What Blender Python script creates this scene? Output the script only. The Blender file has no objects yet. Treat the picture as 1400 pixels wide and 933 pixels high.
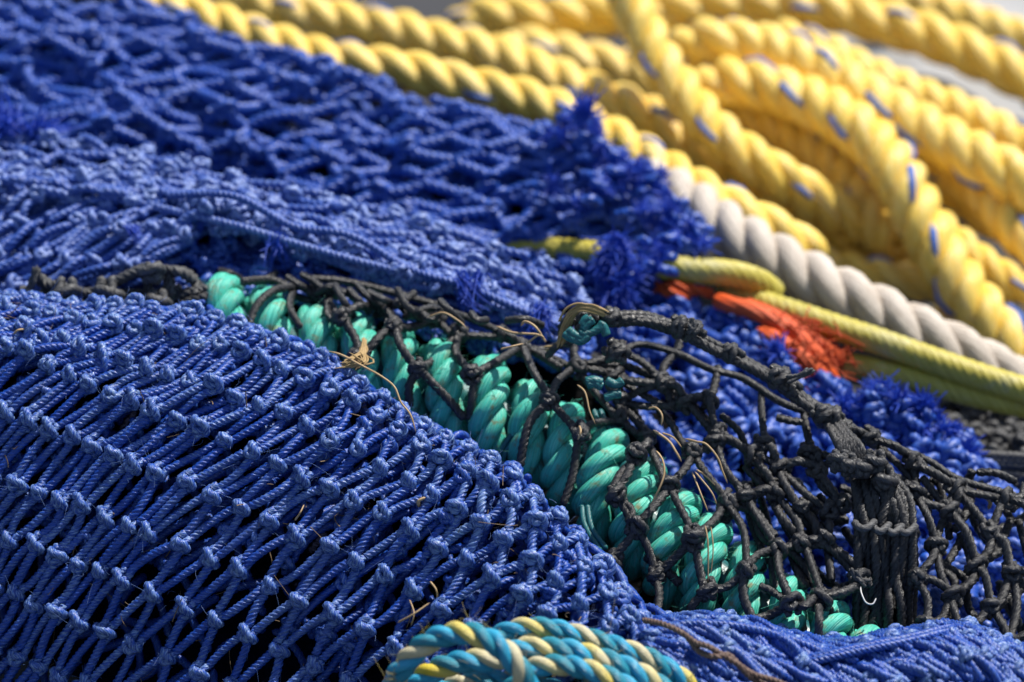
import bpy, math, random
import numpy as np
from mathutils import Matrix, Vector

random.seed(7)
rng = np.random.default_rng(11)
SC = bpy.context.scene
COL = SC.collection
PI = math.pi

# ------------------------------------------------------------------ camera frame
FOCAL = 3500.0                      # focal length in pixels of the 1400 px wide picture
PITCH = math.radians(30.0)
CAM = np.array([0.0, 0.0, 0.55])
FWD = np.array([0.0, math.cos(PITCH), -math.sin(PITCH)])
UPV = np.array([0.0, math.sin(PITCH), math.cos(PITCH)])
RGT = np.array([1.0, 0.0, 0.0])
TOCAM = -FWD


def W(p):
    """(picture x, picture y, distance) -> point in the world, metres."""
    p = np.asarray(p, float)
    x = (p[..., 0] - 700.0) / FOCAL
    y = (466.5 - p[..., 1]) / FOCAL
    d = p[..., 2]
    return CAM + d[..., None] * (FWD + x[..., None] * RGT + y[..., None] * UPV)


def unit(v):
    return v / np.maximum(np.linalg.norm(v, axis=-1, keepdims=True), 1e-12)


def catmull(pts, n, uniform=True):
    p = np.asarray(pts, float)
    if len(p) == 2:
        t = np.linspace(0, 1, n)[:, None]
        return p[0] * (1 - t) + p[1] * t
    q = np.vstack([2 * p[0] - p[1], p, 2 * p[-1] - p[-2]])
    m = len(p) - 1
    N = max(n * 4, 80)
    t = np.linspace(0, m - 1e-9, N)
    i = t.astype(int)
    f = (t - i)[:, None]
    a, b, c, d = q[i], q[i + 1], q[i + 2], q[i + 3]
    r = 0.5 * (2 * b + (c - a) * f + (2 * a - 5 * b + 4 * c - d) * f ** 2 + (3 * b - a - 3 * c + d) * f ** 3)
    s = np.concatenate([[0], np.cumsum(np.linalg.norm(np.diff(r, axis=0), axis=1))])
    u = np.linspace(0, s[-1], n)
    return np.stack([np.interp(u, s, r[:, k]) for k in range(r.shape[1])], 1)


def length(p):
    return float(np.linalg.norm(np.diff(p, axis=0), axis=1).sum())


# ------------------------------------------------------------------ mesh builder
class MB:
    def __init__(self):
        self.v, self.f, self.a, self.w = [], [], [], []
        self.n = 0

    def add(self, v, f, a=None, w=0.0):
        v = np.asarray(v, np.float32).reshape(-1, 3)
        self.v.append(v)
        self.f.append(np.asarray(f, np.int32).reshape(-1, 4) + self.n)
        self.a.append(np.zeros_like(v) if a is None else np.asarray(a, np.float32).reshape(-1, 3))
        self.w.append(np.full(len(v), w, np.float32) if np.isscalar(w) else np.asarray(w, np.float32).reshape(-1))
        self.n += len(v)

    def tubes(self, P, R, n=10, lobes=0, amp=0.0, lay=0.0, phase=None, wear=0.0, flat=1.0, N0=None):
        P = np.asarray(P, float)
        if P.ndim == 2:
            P = P[None]
        M, K, _ = P.shape
        T = unit(np.gradient(P, axis=1))
        if N0 is None:
            ref = np.where(np.abs(T[:, 0] @ TOCAM)[:, None] > 0.9, RGT[None], TOCAM[None])
        else:
            ref = N0
        nv = unit(np.cross(np.cross(T[:, 0], ref), T[:, 0]))
        N = np.empty_like(P)
        for k in range(K):
            t = T[:, k]
            nv = unit(nv - (nv * t).sum(-1, keepdims=True) * t)
            N[:, k] = nv
        B = np.cross(T, N)
        s = np.concatenate([np.zeros((M, 1)), np.cumsum(np.linalg.norm(np.diff(P, axis=1), axis=2), axis=1)], 1)
        R = np.broadcast_to(np.asarray(R, float), (M, K)) if np.ndim(R) != 1 else np.broadcast_to(np.asarray(R, float)[:, None], (M, K))
        if K > 9:
            cap = np.ones(K)
            cap[0] = cap[-1] = .03
            cap[1] = cap[-2] = .8
            R = R * cap[None]
        ph = rng.uniform(0, 2 * PI, M) if phase is None else np.broadcast_to(phase, (M,))
        th = np.linspace(0, 2 * PI, n, endpoint=False)
        a = th[None, None, :] - lay * s[:, :, None] - ph[:, None, None]
        r = R[:, :, None] * np.ones_like(a)
        if lobes:
            r = r * (1 - amp + amp * 1.25 * np.abs(np.cos(a * lobes / 2)))
        c, si = np.cos(th), np.sin(th) * flat
        V = P[:, :, None, :] + r[..., None] * (c[None, None, :, None] * N[:, :, None, :] + si[None, None, :, None] * B[:, :, None, :])
        off = rng.uniform(0, 400, M)
        A = np.stack([np.cos(a), np.sin(a), np.broadcast_to((s / max(float(R.mean()), 1e-6) + off[:, None])[:, :, None], a.shape)], -1)
        w = np.broadcast_to(np.asarray(wear, float)[..., None] if np.ndim(wear) == 2 else (np.asarray(wear, float)[:, None, None] if np.ndim(wear) == 1 else wear), a.shape)
        m, k, j = np.meshgrid(np.arange(M), np.arange(K - 1), np.arange(n), indexing='ij')
        b = m * K * n
        j2 = (j + 1) % n
        F = np.stack([b + k * n + j, b + k * n + j2, b + (k + 1) * n + j2, b + (k + 1) * n + j], -1)
        self.add(V, F, A, w)

    def grid(self, G, A=None, w=0.0):
        h, wd, _ = G.shape
        i, j = np.meshgrid(np.arange(h - 1), np.arange(wd - 1), indexing='ij')
        F = np.stack([i * wd + j, i * wd + j + 1, (i + 1) * wd + j + 1, (i + 1) * wd + j], -1)
        self.add(G, F, A, w)

    def mesh(self, name, mat):
        me = bpy.data.meshes.new(name)
        v = np.vstack(self.v).astype(np.float32)
        f = np.vstack(self.f).astype(np.int32)
        me.vertices.add(len(v))
        me.vertices.foreach_set('co', v.ravel())
        me.loops.add(f.size)
        me.loops.foreach_set('vertex_index', f.ravel())
        me.polygons.add(len(f))
        me.polygons.foreach_set('loop_start', np.arange(0, f.size, 4, dtype=np.int32))
        me.polygons.foreach_set('use_smooth', np.ones(len(f), bool))
        at = me.attributes.new('fib', 'FLOAT_VECTOR', 'POINT')
        at.data.foreach_set('vector', np.vstack(self.a).astype(np.float32).ravel())
        at = me.attributes.new('wear', 'FLOAT', 'POINT')
        at.data.foreach_set('value', np.concatenate(self.w).astype(np.float32))
        me.update(calc_edges=True)
        me.materials.append(mat)
        return me

    def build(self, name, mat, parent=None):
        return link(name, self.mesh(name, mat), parent)


def link(name, me, parent=None):
    o = bpy.data.objects.new(name, me)
    COL.objects.link(o)
    if parent is not None:
        o.parent = parent
        o.matrix_parent_inverse = parent.matrix_world.inverted() if parent.type != 'EMPTY' else Matrix.Translation(-Vector(parent.location))
    return o


def tag(o, label, cat, group=None, kind=None):
    o['label'] = label
    o['category'] = cat
    if group:
        o['group'] = group
    if kind:
        o['kind'] = kind
    return o


def thing(name, label, cat, at, group=None):
    o = bpy.data.objects.new(name, None)
    COL.objects.link(o)
    o.empty_display_size = 0.01
    o.location = Vector([float(c) for c in at])
    return tag(o, label, cat, group)


# ------------------------------------------------------------------ materials
def mat(name, c1, c2, rough=0.5, scale=(3, 3, 0.25), bump=0.25, wear=None, wearamt=0.0, dirt=None, dirtamt=0.0, dirtscale=90, spec=0.5,
        sheen=0.0, bdist=0.0006, sss=0.0, vary=None, varyscale=(0.0, 0.0, 0.02)):
    m = bpy.data.materials.new(name)
    m.use_nodes = True
    nt = m.node_tree
    N = nt.nodes
    L = nt.links.new
    bs = N['Principled BSDF']
    at = N.new('ShaderNodeAttribute')
    at.attribute_name = 'fib'
    mp = N.new('ShaderNodeMapping')
    mp.inputs['Scale'].default_value = scale
    L(at.outputs['Vector'], mp.inputs['Vector'])
    no = N.new('ShaderNodeTexNoise')
    no.inputs['Scale'].default_value = 1.0
    no.inputs['Detail'].default_value = 3.0
    L(mp.outputs[0], no.inputs['Vector'])
    rp = N.new('ShaderNodeValToRGB')
    rp.color_ramp.elements[0].position = 0.32
    rp.color_ramp.elements[1].position = 0.68
    rp.color_ramp.elements[0].color = (*c1, 1)
    rp.color_ramp.elements[1].color = (*c2, 1)
    L(no.outputs['Fac'], rp.inputs['Fac'])
    out = rp.outputs['Color']

    def mix(fac, a, col):
        mx = N.new('ShaderNodeMix')
        mx.data_type = 'RGBA'
        L(fac, mx.inputs['Factor'])
        L(a, mx.inputs['A'])
        mx.inputs['B'].default_value = (*col, 1)
        return mx.outputs['Result']

    def math_(op, a, b, clamp=False):
        n = N.new('ShaderNodeMath')
        n.operation = op
        n.use_clamp = clamp
        for k, x in enumerate((a, b)):
            if isinstance(x, (int, float)):
                n.inputs[k].default_value = x
            else:
                L(x, n.inputs[k])
        return n.outputs[0]

    tc = N.new('ShaderNodeTexCoord')
    if vary is not None:
        mp2 = N.new('ShaderNodeMapping')
        mp2.inputs['Scale'].default_value = varyscale
        L(at.outputs['Vector'], mp2.inputs['Vector'])
        n3 = N.new('ShaderNodeTexNoise')
        n3.inputs['Scale'].default_value = 1.0
        n3.inputs['Detail'].default_value = 1.0
        L(mp2.outputs[0], n3.inputs['Vector'])
        f = math_('MULTIPLY', math_('SUBTRACT', n3.outputs['Fac'], 0.47), 9.0, True)
        out = mix(f, out, vary)
    if wear is not None:
        wa = N.new('ShaderNodeAttribute')
        wa.attribute_name = 'wear'
        n2 = N.new('ShaderNodeTexNoise')
        n2.inputs['Scale'].default_value = 1.0
        n2.inputs['Detail'].default_value = 4.0
        mp3 = N.new('ShaderNodeMapping')
        mp3.inputs['Scale'].default_value = (scale[0] * 1.3, scale[1] * 1.3, scale[2] * 1.6)
        mp3.inputs['Location'].default_value = (5, 9, 3)
        L(at.outputs['Vector'], mp3.inputs['Vector'])
        L(mp3.outputs[0], n2.inputs['Vector'])
        f = math_('MULTIPLY', math_('ADD', math_('MULTIPLY', math_('SUBTRACT', n2.outputs['Fac'], 0.52), 5.0), wa.outputs['Fac']), wearamt, True)
        out = mix(f, out, wear)
    if dirt is not None:
        n4 = N.new('ShaderNodeTexNoise')
        n4.inputs['Scale'].default_value = dirtscale
        n4.inputs['Detail'].default_value = 6.0
        n4.inputs['Roughness'].default_value = 0.65
        L(tc.outputs['Object'], n4.inputs['Vector'])
        f = math_('MULTIPLY', math_('MULTIPLY', math_('SUBTRACT', n4.outputs['Fac'], 0.54), 7.0, True), dirtamt, True)
        out = mix(f, out, dirt)
    L(out, bs.inputs['Base Color'])
    bs.inputs['Roughness'].default_value = rough
    bs.inputs['Specular IOR Level'].default_value = spec
    if sheen:
        bs.inputs['Sheen Weight'].default_value = sheen
    if sss:
        bs.inputs['Subsurface Weight'].default_value = sss
        bs.inputs['Subsurface Radius'].default_value = (0.004, 0.003, 0.001)
        bs.inputs['Subsurface Scale'].default_value = 1.0
    bm = N.new('ShaderNodeBump')
    bm.inputs['Strength'].default_value = bump
    bm.inputs['Distance'].default_value = bdist
    L(no.outputs['Fac'], bm.inputs['Height'])
    L(bm.outputs[0], bs.inputs['Normal'])
    return m


BLUE = mat('blue twine', (0.003, 0.027, 0.19), (0.008, 0.068, 0.43), 0.36, (3.0, 3.0, 0.6), 0.8, wear=(0.34, 0.50, 0.68), wearamt=0.55, dirt=(0.10, 0.15, 0.27), dirtamt=0.38, dirtscale=24, bdist=0.0004)
BLUE_BACK = mat('blue net twine', (0.003, 0.034, 0.23), (0.009, 0.076, 0.43), 0.45, (2.2, 2.2, 0.5), 0.4, wear=(0.26, 0.36, 0.70), wearamt=0.30, bdist=0.0004)
BLUE_PALE = mat('faded blue twine', (0.011, 0.042, 0.23), (0.026, 0.085, 0.38), 0.5, (2.2, 2.2, 0.5), 0.4, wear=(0.36, 0.46, 0.74), wearamt=0.5, bdist=0.0004)
BLUE_FRAY = mat('frayed blue fibre', (0.008, 0.040, 0.36), (0.015, 0.075, 0.55), 0.5, (1, 1, 0.1), 0.0)
BLUE_DEEP = mat('dark matted netting', (0.002, 0.003, 0.010), (0.004, 0.006, 0.020), 0.95, (300, 300, 300), 1.0, bdist=0.003, spec=0.05)  # backing sheets of the blue nets: shade in the gaps painted as near-black
BLACK_DEEP = mat('dark matted black netting', (0.003, 0.003, 0.003), (0.007, 0.007, 0.008), 0.95, (300, 300, 300), 1.0, bdist=0.003, spec=0.05)  # same for the black nets, shade between twines put into the colour
BLACK = mat('tarred black twine', (0.006, 0.006, 0.007), (0.026, 0.026, 0.029), 0.36, (4.0, 4.0, 0.8), 1.0, wear=(0.12, 0.12, 0.125), wearamt=0.42, bdist=0.0006, dirt=(0.07, 0.07, 0.072), dirtamt=0.35, dirtscale=200)
GREYBLACK = mat('dusty black twine', (0.014, 0.014, 0.016), (0.045, 0.045, 0.047), 0.6, (2.0, 2.0, 0.8), 0.7, wear=(0.16, 0.165, 0.175), wearamt=0.4, bdist=0.0006)
TEAL = mat('sea green rope', (0.015, 0.31, 0.23), (0.085, 0.63, 0.48), 0.44, (9, 9, 0.07), 1.0, wear=(0.45, 0.84, 0.68), wearamt=0.6, dirt=(0.20, 0.16, 0.06), dirtamt=0.85, dirtscale=240, bdist=0.0006, sss=0.05)
TEAL_DARK = mat('dark green yarn', (0.006, 0.075, 0.085), (0.012, 0.15, 0.16), 0.4, (3, 3, 0.1), 0.5)
YEL = mat('yellow rope', (0.88, 0.51, 0.020), (0.95, 0.74, 0.18), 0.44, (9, 9, 0.05), 1.0, wear=(0.97, 0.93, 0.70), wearamt=0.8, dirt=(0.50, 0.38, 0.12), dirtamt=0.38, dirtscale=70, bdist=0.0006, sss=0.08)  # cream streak colour paints the broad highlights on the strands
TRACER = mat('blue tracer yarn', (0.03, 0.10, 0.42), (0.06, 0.17, 0.55), 0.7, (3, 3, 0.1), 0.3)
WHITE = mat('weathered white rope', (0.42, 0.35, 0.28), (0.64, 0.57, 0.49), 0.6, (9, 9, 0.06), 1.0, wear=(0.80, 0.77, 0.74), wearamt=0.35, dirt=(0.30, 0.22, 0.15), dirtamt=0.4, dirtscale=60, bdist=0.0006)
OLIVE = mat('yellow green line', (0.35, 0.29, 0.022), (0.55, 0.47, 0.075), 0.5, (6, 6, 0.10), 0.7, wear=(0.70, 0.68, 0.32), wearamt=0.25, dirt=(0.25, 0.33, 0.42), dirtamt=0.25, dirtscale=50, bdist=0.0006)
ORANGE = mat('orange twine', (0.62, 0.055, 0.006), (0.80, 0.13, 0.015), 0.55, (10, 10, 0.05), 1.0)
CYAN = mat('cyan rope strand', (0.010, 0.22, 0.42), (0.030, 0.42, 0.64), 0.36, (8, 8, 0.06), 1.0, wear=(0.22, 0.62, 0.72), wearamt=0.35, dirt=(0.12, 0.12, 0.10), dirtamt=0.3, dirtscale=140, bdist=0.0005)
TURQ = mat('turquoise rope strand', (0.010, 0.18, 0.27), (0.022, 0.32, 0.43), 0.40, (8, 8, 0.06), 1.0, wear=(0.25, 0.55, 0.58), wearamt=0.35, dirt=(0.12, 0.12, 0.10), dirtamt=0.3, dirtscale=140, bdist=0.0005)
CREAM = mat('cream and yellow strand', (0.50, 0.44, 0.26), (0.66, 0.60, 0.40), 0.5, (8, 8, 0.06), 1.0, dirt=(0.25, 0.20, 0.13), dirtamt=0.4, dirtscale=140, vary=(0.72, 0.56, 0.045), varyscale=(0.0, 0.0, 0.035), bdist=0.0005)
STRAW = mat('dry straw', (0.30, 0.19, 0.085), (0.48, 0.34, 0.18), 0.6, (1, 1, 0.05), 0.2)
PALEFIB = mat('pale filament', (0.45, 0.45, 0.46), (0.6, 0.6, 0.6), 0.5, (1, 1, 0.05), 0.2)
BROWN = mat('brown twine', (0.055, 0.030, 0.022), (0.13, 0.075, 0.055), 0.6, (2, 2, 0.5), 0.6, wear=(0.28, 0.19, 0.14), wearamt=0.4)
TAN = mat('frayed tan fibre', (0.26, 0.17, 0.06), (0.42, 0.29, 0.13), 0.7, (1, 1, 0.1), 0.2)


def ground_mat():
    m = bpy.data.materials.new('quay concrete')
    m.use_nodes = True
    N = m.node_tree.nodes
    L = m.node_tree.links.new
    tc = N.new('ShaderNodeTexCoord')
    no = N.new('ShaderNodeTexNoise')
    no.inputs['Scale'].default_value = 9
    no.inputs['Detail'].default_value = 10
    L(tc.outputs['Object'], no.inputs['Vector'])
    rp = N.new('ShaderNodeValToRGB')
    rp.color_ramp.elements[0].color = (0.022, 0.022, 0.026, 1)
    rp.color_ramp.elements[1].color = (0.045, 0.046, 0.052, 1)
    L(no.outputs['Fac'], rp.inputs['Fac'])
    L(rp.outputs[0], N['Principled BSDF'].inputs['Base Color'])
    N['Principled BSDF'].inputs['Roughness'].default_value = 0.9
    b = N.new('ShaderNodeBump')
    b.inputs['Distance'].default_value = 0.003
    L(no.outputs['Fac'], b.inputs['Height'])
    L(b.outputs[0], N['Principled BSDF'].inputs['Normal'])
    return m


def plain_mat(name, c1, c2, rough, scale=30):
    m = bpy.data.materials.new(name)
    m.use_nodes = True
    N = m.node_tree.nodes
    L = m.node_tree.links.new
    tc = N.new('ShaderNodeTexCoord')
    no = N.new('ShaderNodeTexNoise')
    no.inputs['Scale'].default_value = scale
    no.inputs['Detail'].default_value = 6
    L(tc.outputs['Object'], no.inputs['Vector'])
    rp = N.new('ShaderNodeValToRGB')
    rp.color_ramp.elements[0].color = (*c1, 1)
    rp.color_ramp.elements[1].color = (*c2, 1)
    L(no.outputs['Fac'], rp.inputs['Fac'])
    L(rp.outputs[0], N['Principled BSDF'].inputs['Base Color'])
    N['Principled BSDF'].inputs['Roughness'].default_value = rough
    return m


# ------------------------------------------------------------------ net machinery
class Surf:
    """rows of (x, y, d); u runs along a row, v across the rows (0..len-1)."""

    def __init__(self, rows, byx=False):
        self.rows = [np.asarray(r, float) for r in rows]
        n = 240
        if byx:
            self.x0 = min(r[0, 0] for r in self.rows)
            self.x1 = max(r[-1, 0] for r in self.rows)
            G = []
            for r in self.rows:
                rr = catmull(r, 400)
                xs = np.linspace(self.x0, self.x1, n)
                y = np.interp(xs, rr[:, 0], rr[:, 1])
                d = np.interp(xs, rr[:, 0], rr[:, 2])
                sl0 = (rr[5, 1] - rr[0, 1]) / (rr[5, 0] - rr[0, 0])
                sl1 = (rr[-1, 1] - rr[-6, 1]) / (rr[-1, 0] - rr[-6, 0])
                y = np.where(xs < rr[0, 0], rr[0, 1] + (xs - rr[0, 0]) * sl0, y)
                y = np.where(xs > rr[-1, 0], rr[-1, 1] + (xs - rr[-1, 0]) * sl1, y)
                G.append(np.stack([xs, y, d], 1))
            self.G = np.array(G)
        else:
            self.G = np.array([catmull(r, n) for r in self.rows])
        self.n = n

    def __call__(self, u, v):
        u, v = np.broadcast_arrays(np.asarray(u, float), np.asarray(v, float))
        n, m = self.n, len(self.rows)
        uu = np.clip(u, 0, 1) * (n - 1)
        i = np.clip(uu.astype(int), 0, n - 2)
        fu = (uu - i)[..., None]
        vv = np.clip(v, 0, m - 1)
        j = np.clip(vv.astype(int), 0, m - 2)
        f = (vv - j)[..., None]

        def g(k):
            k = np.clip(k, 0, m - 1)
            return self.G[k, i] * (1 - fu) + self.G[k, i + 1] * fu

        b, c = g(j), g(j + 1)
        a = np.where((j > 0)[..., None], g(j - 1), 2 * b - c)
        d = np.where((j + 2 < m)[..., None], g(j + 2), 2 * c - b)
        return 0.5 * (2 * b + (c - a) * f + (2 * a - 5 * b + 4 * c - d) * f ** 2 + (3 * b - a - 3 * c + d) * f ** 3)


# centreline of one netting knot, in twine diameters: X along the row, Y up the twines, Z outwards
KA = np.array([(-.42, 1.35, .0), (-.50, .55, .2), (-.52, -.05, .5), (-.40, -.52, .6), (0, -.74, .55), (.40, -.52, .6), (.52, -.05, .5), (.50, .55, .2), (.42, 1.35, .0)])
KB = np.array([(-.45, -1.5, -.15), (-.55, -.9, -.15), (-.75, -.2, -.2), (-.98, .10, .2), (-.5, .30, 1.0), (.2, .02, 1.12), (.8, -.10, .65), (.98, -.25, -.1), (.65, -.5, -.35), (.5, -1.0, -.2), (.45, -1.5, -.15)])
KA_ = catmull(KA, 26)
KB_ = catmull(KB, 34)


def add_knots(mb, C, X, Y, D, lay, n=9, wear=0.55, jit=0.23, lobes=3, amp=0.2):
    """C, X, Y: arrays of knot centres and axes; D twine diameter."""
    M = len(C)
    if M == 0:
        return
    X = unit(X)
    Y = unit(Y - (Y * X).sum(-1, keepdims=True) * X)
    Z = np.cross(X, Y)
    flip = np.where((Z @ TOCAM) < 0, -1.0, 1.0)[:, None]
    Z = Z * flip
    for tmpl in (KA_, KB_):
        S = D * rng.uniform(1 - jit, 1 + jit, (M, 1))
        mir = np.where(rng.random(M) < 0.5, -1.0, 1.0)[:, None, None]
        pts = tmpl[None] * np.concatenate([mir, np.ones((M, 1, 2))], 2)
        w = rng.normal(0, 0.10, (M, 1, 3)) + rng.normal(0, 0.035, (M, len(tmpl), 3))
        pts = (pts + w) * S[:, None, :]
        P = C[:, None, :] + pts[..., 0:1] * X[:, None, :] + pts[..., 1:2] * Y[:, None, :] + pts[..., 2:3] * Z[:, None, :]
        mb.tubes(P, D * 0.5, n=n, lobes=lobes, amp=amp, lay=lay, wear=wear)


def links(A, B, ya, yb, K, bow, tang):
    """hermite twines from A to B leaving along ya and arriving along yb."""
    t = np.linspace(0, 1, K)[None, :, None]
    L = np.linalg.norm(B - A, axis=-1)[:, None, None]
    m0 = ya[:, None, :] * L * tang
    m1 = yb[:, None, :] * L * tang
    h = (2 * t ** 3 - 3 * t ** 2 + 1) * A[:, None] + (t ** 3 - 2 * t ** 2 + t) * m0 + (-2 * t ** 3 + 3 * t ** 2) * B[:, None] + (t ** 3 - t ** 2) * m1
    return h + bow[:, None, :] * (4 * t * (1 - t))


class Net:
    """A diamond-mesh net laid over a Surf. pos(i,j) in pixels via uv(i,j)."""

    def __init__(self, surf, uv, ni, nj, D, jit=(3, 3, .001), dz=0.0, seed=1, drop=0.0, keep=None):
        r = np.random.default_rng(seed)
        self.r = r
        I, J = np.meshgrid(np.arange(ni), np.arange(nj), indexing='ij')
        u, v = uv(I.astype(float), J.astype(float))
        p = surf(u, v) + r.normal(0, 1, u.shape + (3,)) * np.array(jit)
        p[..., 2] += dz
        self.ok = (u > -0.001) & (u < 1.001) & (v > -0.6) & (v < len(surf.rows) - 0.4)
        if drop:
            self.ok &= r.random(u.shape) > drop
        if keep is not None:
            self.ok &= keep(p)
        self.p, self.w = p, W(p)
        self.D = D
        self.I, self.J = I, J

    def edges(self, pairs):
        """pairs(i,j) -> list of (di,dj) to the row j+1"""
        E = []
        ni, nj = self.ok.shape
        for i in range(ni):
            for j in range(nj - 1):
                if not self.ok[i, j]:
                    continue
                for di, dj in pairs(i, j):
                    a, b = i + di, j + dj
                    if 0 <= a < ni and 0 <= b < nj and self.ok[a, b]:
                        E.append((i, j, a, b))
        self.E = np.array(E)
        return self.E

    def frames(self):
        """average twine direction at each knot (down the rows) and along-row axis"""
        Y = np.zeros_like(self.w)
        for i, j, a, b in self.E:
            d = unit(self.w[i, j] - self.w[a, b])
            Y[i, j] += d
            Y[a, b] += d
        X = np.zeros_like(self.w)
        X[1:-1] = self.w[2:] - self.w[:-2]
        X[0] = self.w[1] - self.w[0]
        X[-1] = self.w[-1] - self.w[-2]
        self.Y = unit(Y + 1e-9 * UPV)
        self.X = unit(X)
        Xo = unit(self.X - (self.X * self.Y).sum(-1, keepdims=True) * self.Y)
        self.Xo = Xo
        return self

    def twines(self, mb, K=20, n=9, lay=1100.0, bow=0.0012, tang=0.35, amp=0.2, wear=0.0, out=0.0, wearjit=0.25, lobes=3, stain=None, eo=1.0):
        E = self.E
        D = self.D
        A0 = self.w[E[:, 0], E[:, 1]]
        B0 = self.w[E[:, 2], E[:, 3]]
        Ya = self.Y[E[:, 0], E[:, 1]]
        Yb = self.Y[E[:, 2], E[:, 3]]
        Xa = self.Xo[E[:, 0], E[:, 1]]
        Xb = self.Xo[E[:, 2], E[:, 3]]
        dirv = unit(B0 - A0)
        sa = np.sign((dirv * Xa).sum(-1))[:, None] * 0.5
        sb = -np.sign((dirv * Xb).sum(-1))[:, None] * 0.5
        # rows sharing the same side would coincide: push by edge parity
        A = A0 - Ya * D * 0.9 * eo + Xa * D * sa * eo
        B = B0 + Yb * D * 0.8 * eo + Xb * D * sb * eo
        M = len(E)
        if stain is not None:
            pm = (self.p[E[:, 0], E[:, 1]] + self.p[E[:, 2], E[:, 3]]) / 2
            wear = wear + sum(a_ * np.exp(-((pm[:, 0] - x_) / rx_) ** 2 - ((pm[:, 1] - y_) / ry_) ** 2) for x_, y_, rx_, ry_, a_ in stain)
        bw = self.r.normal(0, 1, (M, 3)) * bow + TOCAM * out
        P = links(A, B, -Ya, -Yb, K, bw, tang)
        mb.tubes(P, D * 0.5 * self.r.uniform(.93, 1.07, M), n=n, lobes=lobes, amp=amp, lay=lay, wear=wear + self.r.uniform(-wearjit, wearjit, M))

    def knot_arrays(self):
        deg = np.zeros(self.ok.shape, int)
        for i, j, a, b in self.E:
            deg[i, j] += 1
            deg[a, b] += 1
        m = deg > 0
        return self.w[m], self.Xo[m], self.Y[m], self.p[m]


def matted(mb, surf, dz, u0=0.0, u1=1.0, v0=0.0, v1=None, nu=120, nv=60, amp=0.004, seed=0):  # solid sheet behind a net, coloured dark to paint the shade in its gaps
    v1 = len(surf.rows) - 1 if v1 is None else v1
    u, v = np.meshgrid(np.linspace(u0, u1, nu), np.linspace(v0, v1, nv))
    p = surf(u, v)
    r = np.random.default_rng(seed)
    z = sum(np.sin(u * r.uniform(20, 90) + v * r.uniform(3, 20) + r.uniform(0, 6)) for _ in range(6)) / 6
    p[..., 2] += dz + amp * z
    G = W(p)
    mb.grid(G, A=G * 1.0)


def tuft(mb, at, dirpx, lenpx, spread, nf=90, seed=0, r0=0.00022, curl=0.25):
    """a frayed twine end: loose fibres fanning out from a point."""
    r = np.random.default_rng(seed)
    base = W(np.array(at, float))
    sc = at[2] / FOCAL
    ang = math.radians(dirpx)
    dv = math.cos(ang) * RGT + math.sin(ang) * UPV
    K = 7
    t = np.linspace(0, 1, K)[None, :, None]
    d = unit(dv + r.normal(0, spread, (nf, 3)))
    L = (lenpx * sc * r.uniform(.45, 1.15, nf))[:, None, None]
    c = r.normal(0, curl, (nf, 1, 3)) * L
    P = base + r.normal(0, 1, (nf, 1, 3)) * (lenpx * .16) * sc + d[:, None] * L * t + c * t * t
    mb.tubes(P, np.broadcast_to(r0 * (1 - 0.5 * np.linspace(0, 1, K)), (nf, K)), n=4)


# ------------------------------------------------------------------ ropes
def frames_of(C):
    T = unit(np.gradient(C, axis=0))
    nv = TOCAM if abs(T[0] @ TOCAM) < .9 else RGT
    N = np.empty_like(C)
    for k in range(len(C)):
        nv = nv - (nv @ T[k]) * T[k]
        nv = nv / np.linalg.norm(nv)
        N[k] = nv
    return T, N, np.cross(T, N)


def strand_paths(C, R, pitch, phase=0.0, nstr=3, off=0.52):
    T, N, B = frames_of(C)
    s = np.concatenate([[0], np.cumsum(np.linalg.norm(np.diff(C, axis=0), axis=1))])
    out = []
    for k in range(nstr):
        a = 2 * PI * (s / pitch + k / nstr) + phase
        o = np.cos(a)[:, None] * N + np.sin(a)[:, None] * B
        out.append((C + off * R * o, o))
    return out, s, T


def laid_rope(pts, rpx, mats, name=None, label=None, cat='rope', group=None, pitch=6.2, tracer=None, step=0.32, n=18, phase=None, root=None, yarn=-0.9, world=False):
    """three-strand rope through (x, y, d) points; returns the thing."""
    c0 = catmull(np.asarray(pts, float), 400)
    Cw = W(c0) if not world else c0
    dm = float(np.mean(c0[:, 2])) if not world else 1
    R = rpx * dm / FOCAL if not world else rpx
    Ltot = length(Cw)
    K = max(12, int(Ltot / (R * step)))
    C = catmull(Cw, K) if K > 4 else Cw
    P = pitch * R
    al = math.atan(2 * PI * .55 / pitch)
    rs = min(.50, .575 * pitch / 3 * math.cos(al))
    of = 1.02 - rs
    ph = rng.uniform(0, 2 * PI) if phase is None else phase
    paths, s, T = strand_paths(C, R, P, ph, 3, of)
    if root is None:
        root = thing(name, label, cat, C[len(C) // 2], group)
    strands = []
    for k, (q, o) in enumerate(paths):
        mb = MB()
        mb.tubes(q, rs * R * (1 + 0.03 * np.sin(s[None] / R * rng.uniform(.5, 1.1) + k)), n=n, lay=yarn / R, wear=rng.uniform(-.3, .1), phase=0.0)
        st = mb.build('strand', mats[k % len(mats)], root)
        strands.append(st)
        if tracer is not None and k in tracer:
            Tq = unit(np.gradient(q, axis=0))
            e = np.cross(Tq, o)
            b = -2 * PI * s / (2.2 * R) + tracer[k]
            tp = q + (rs - .04) * R * (np.cos(b)[:, None] * o + np.sin(b)[:, None] * e)
            t2 = MB()
            gate = np.clip(np.cos(b) * 3 - .3, .02, 1)
            t2.tubes(tp, (0.14 * R * gate)[None], n=7)
            t2.build('tracer_yarn', TRACER, st)
    return root


# ================================================================== SETTING
gm = ground_mat()
mb = MB()
g = np.array([[(-60, -60, 0), (60, -60, 0)], [(-60, 60, 0), (60, 60, 0)]], float)
mb.grid(g)
ground = mb.build('ground', gm)
tag(ground, 'dark grey quay under the heap of nets', 'ground', kind='structure')


def base_d(py):
    return 0.90 - 0.00015 * (py - 480.0)


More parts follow.
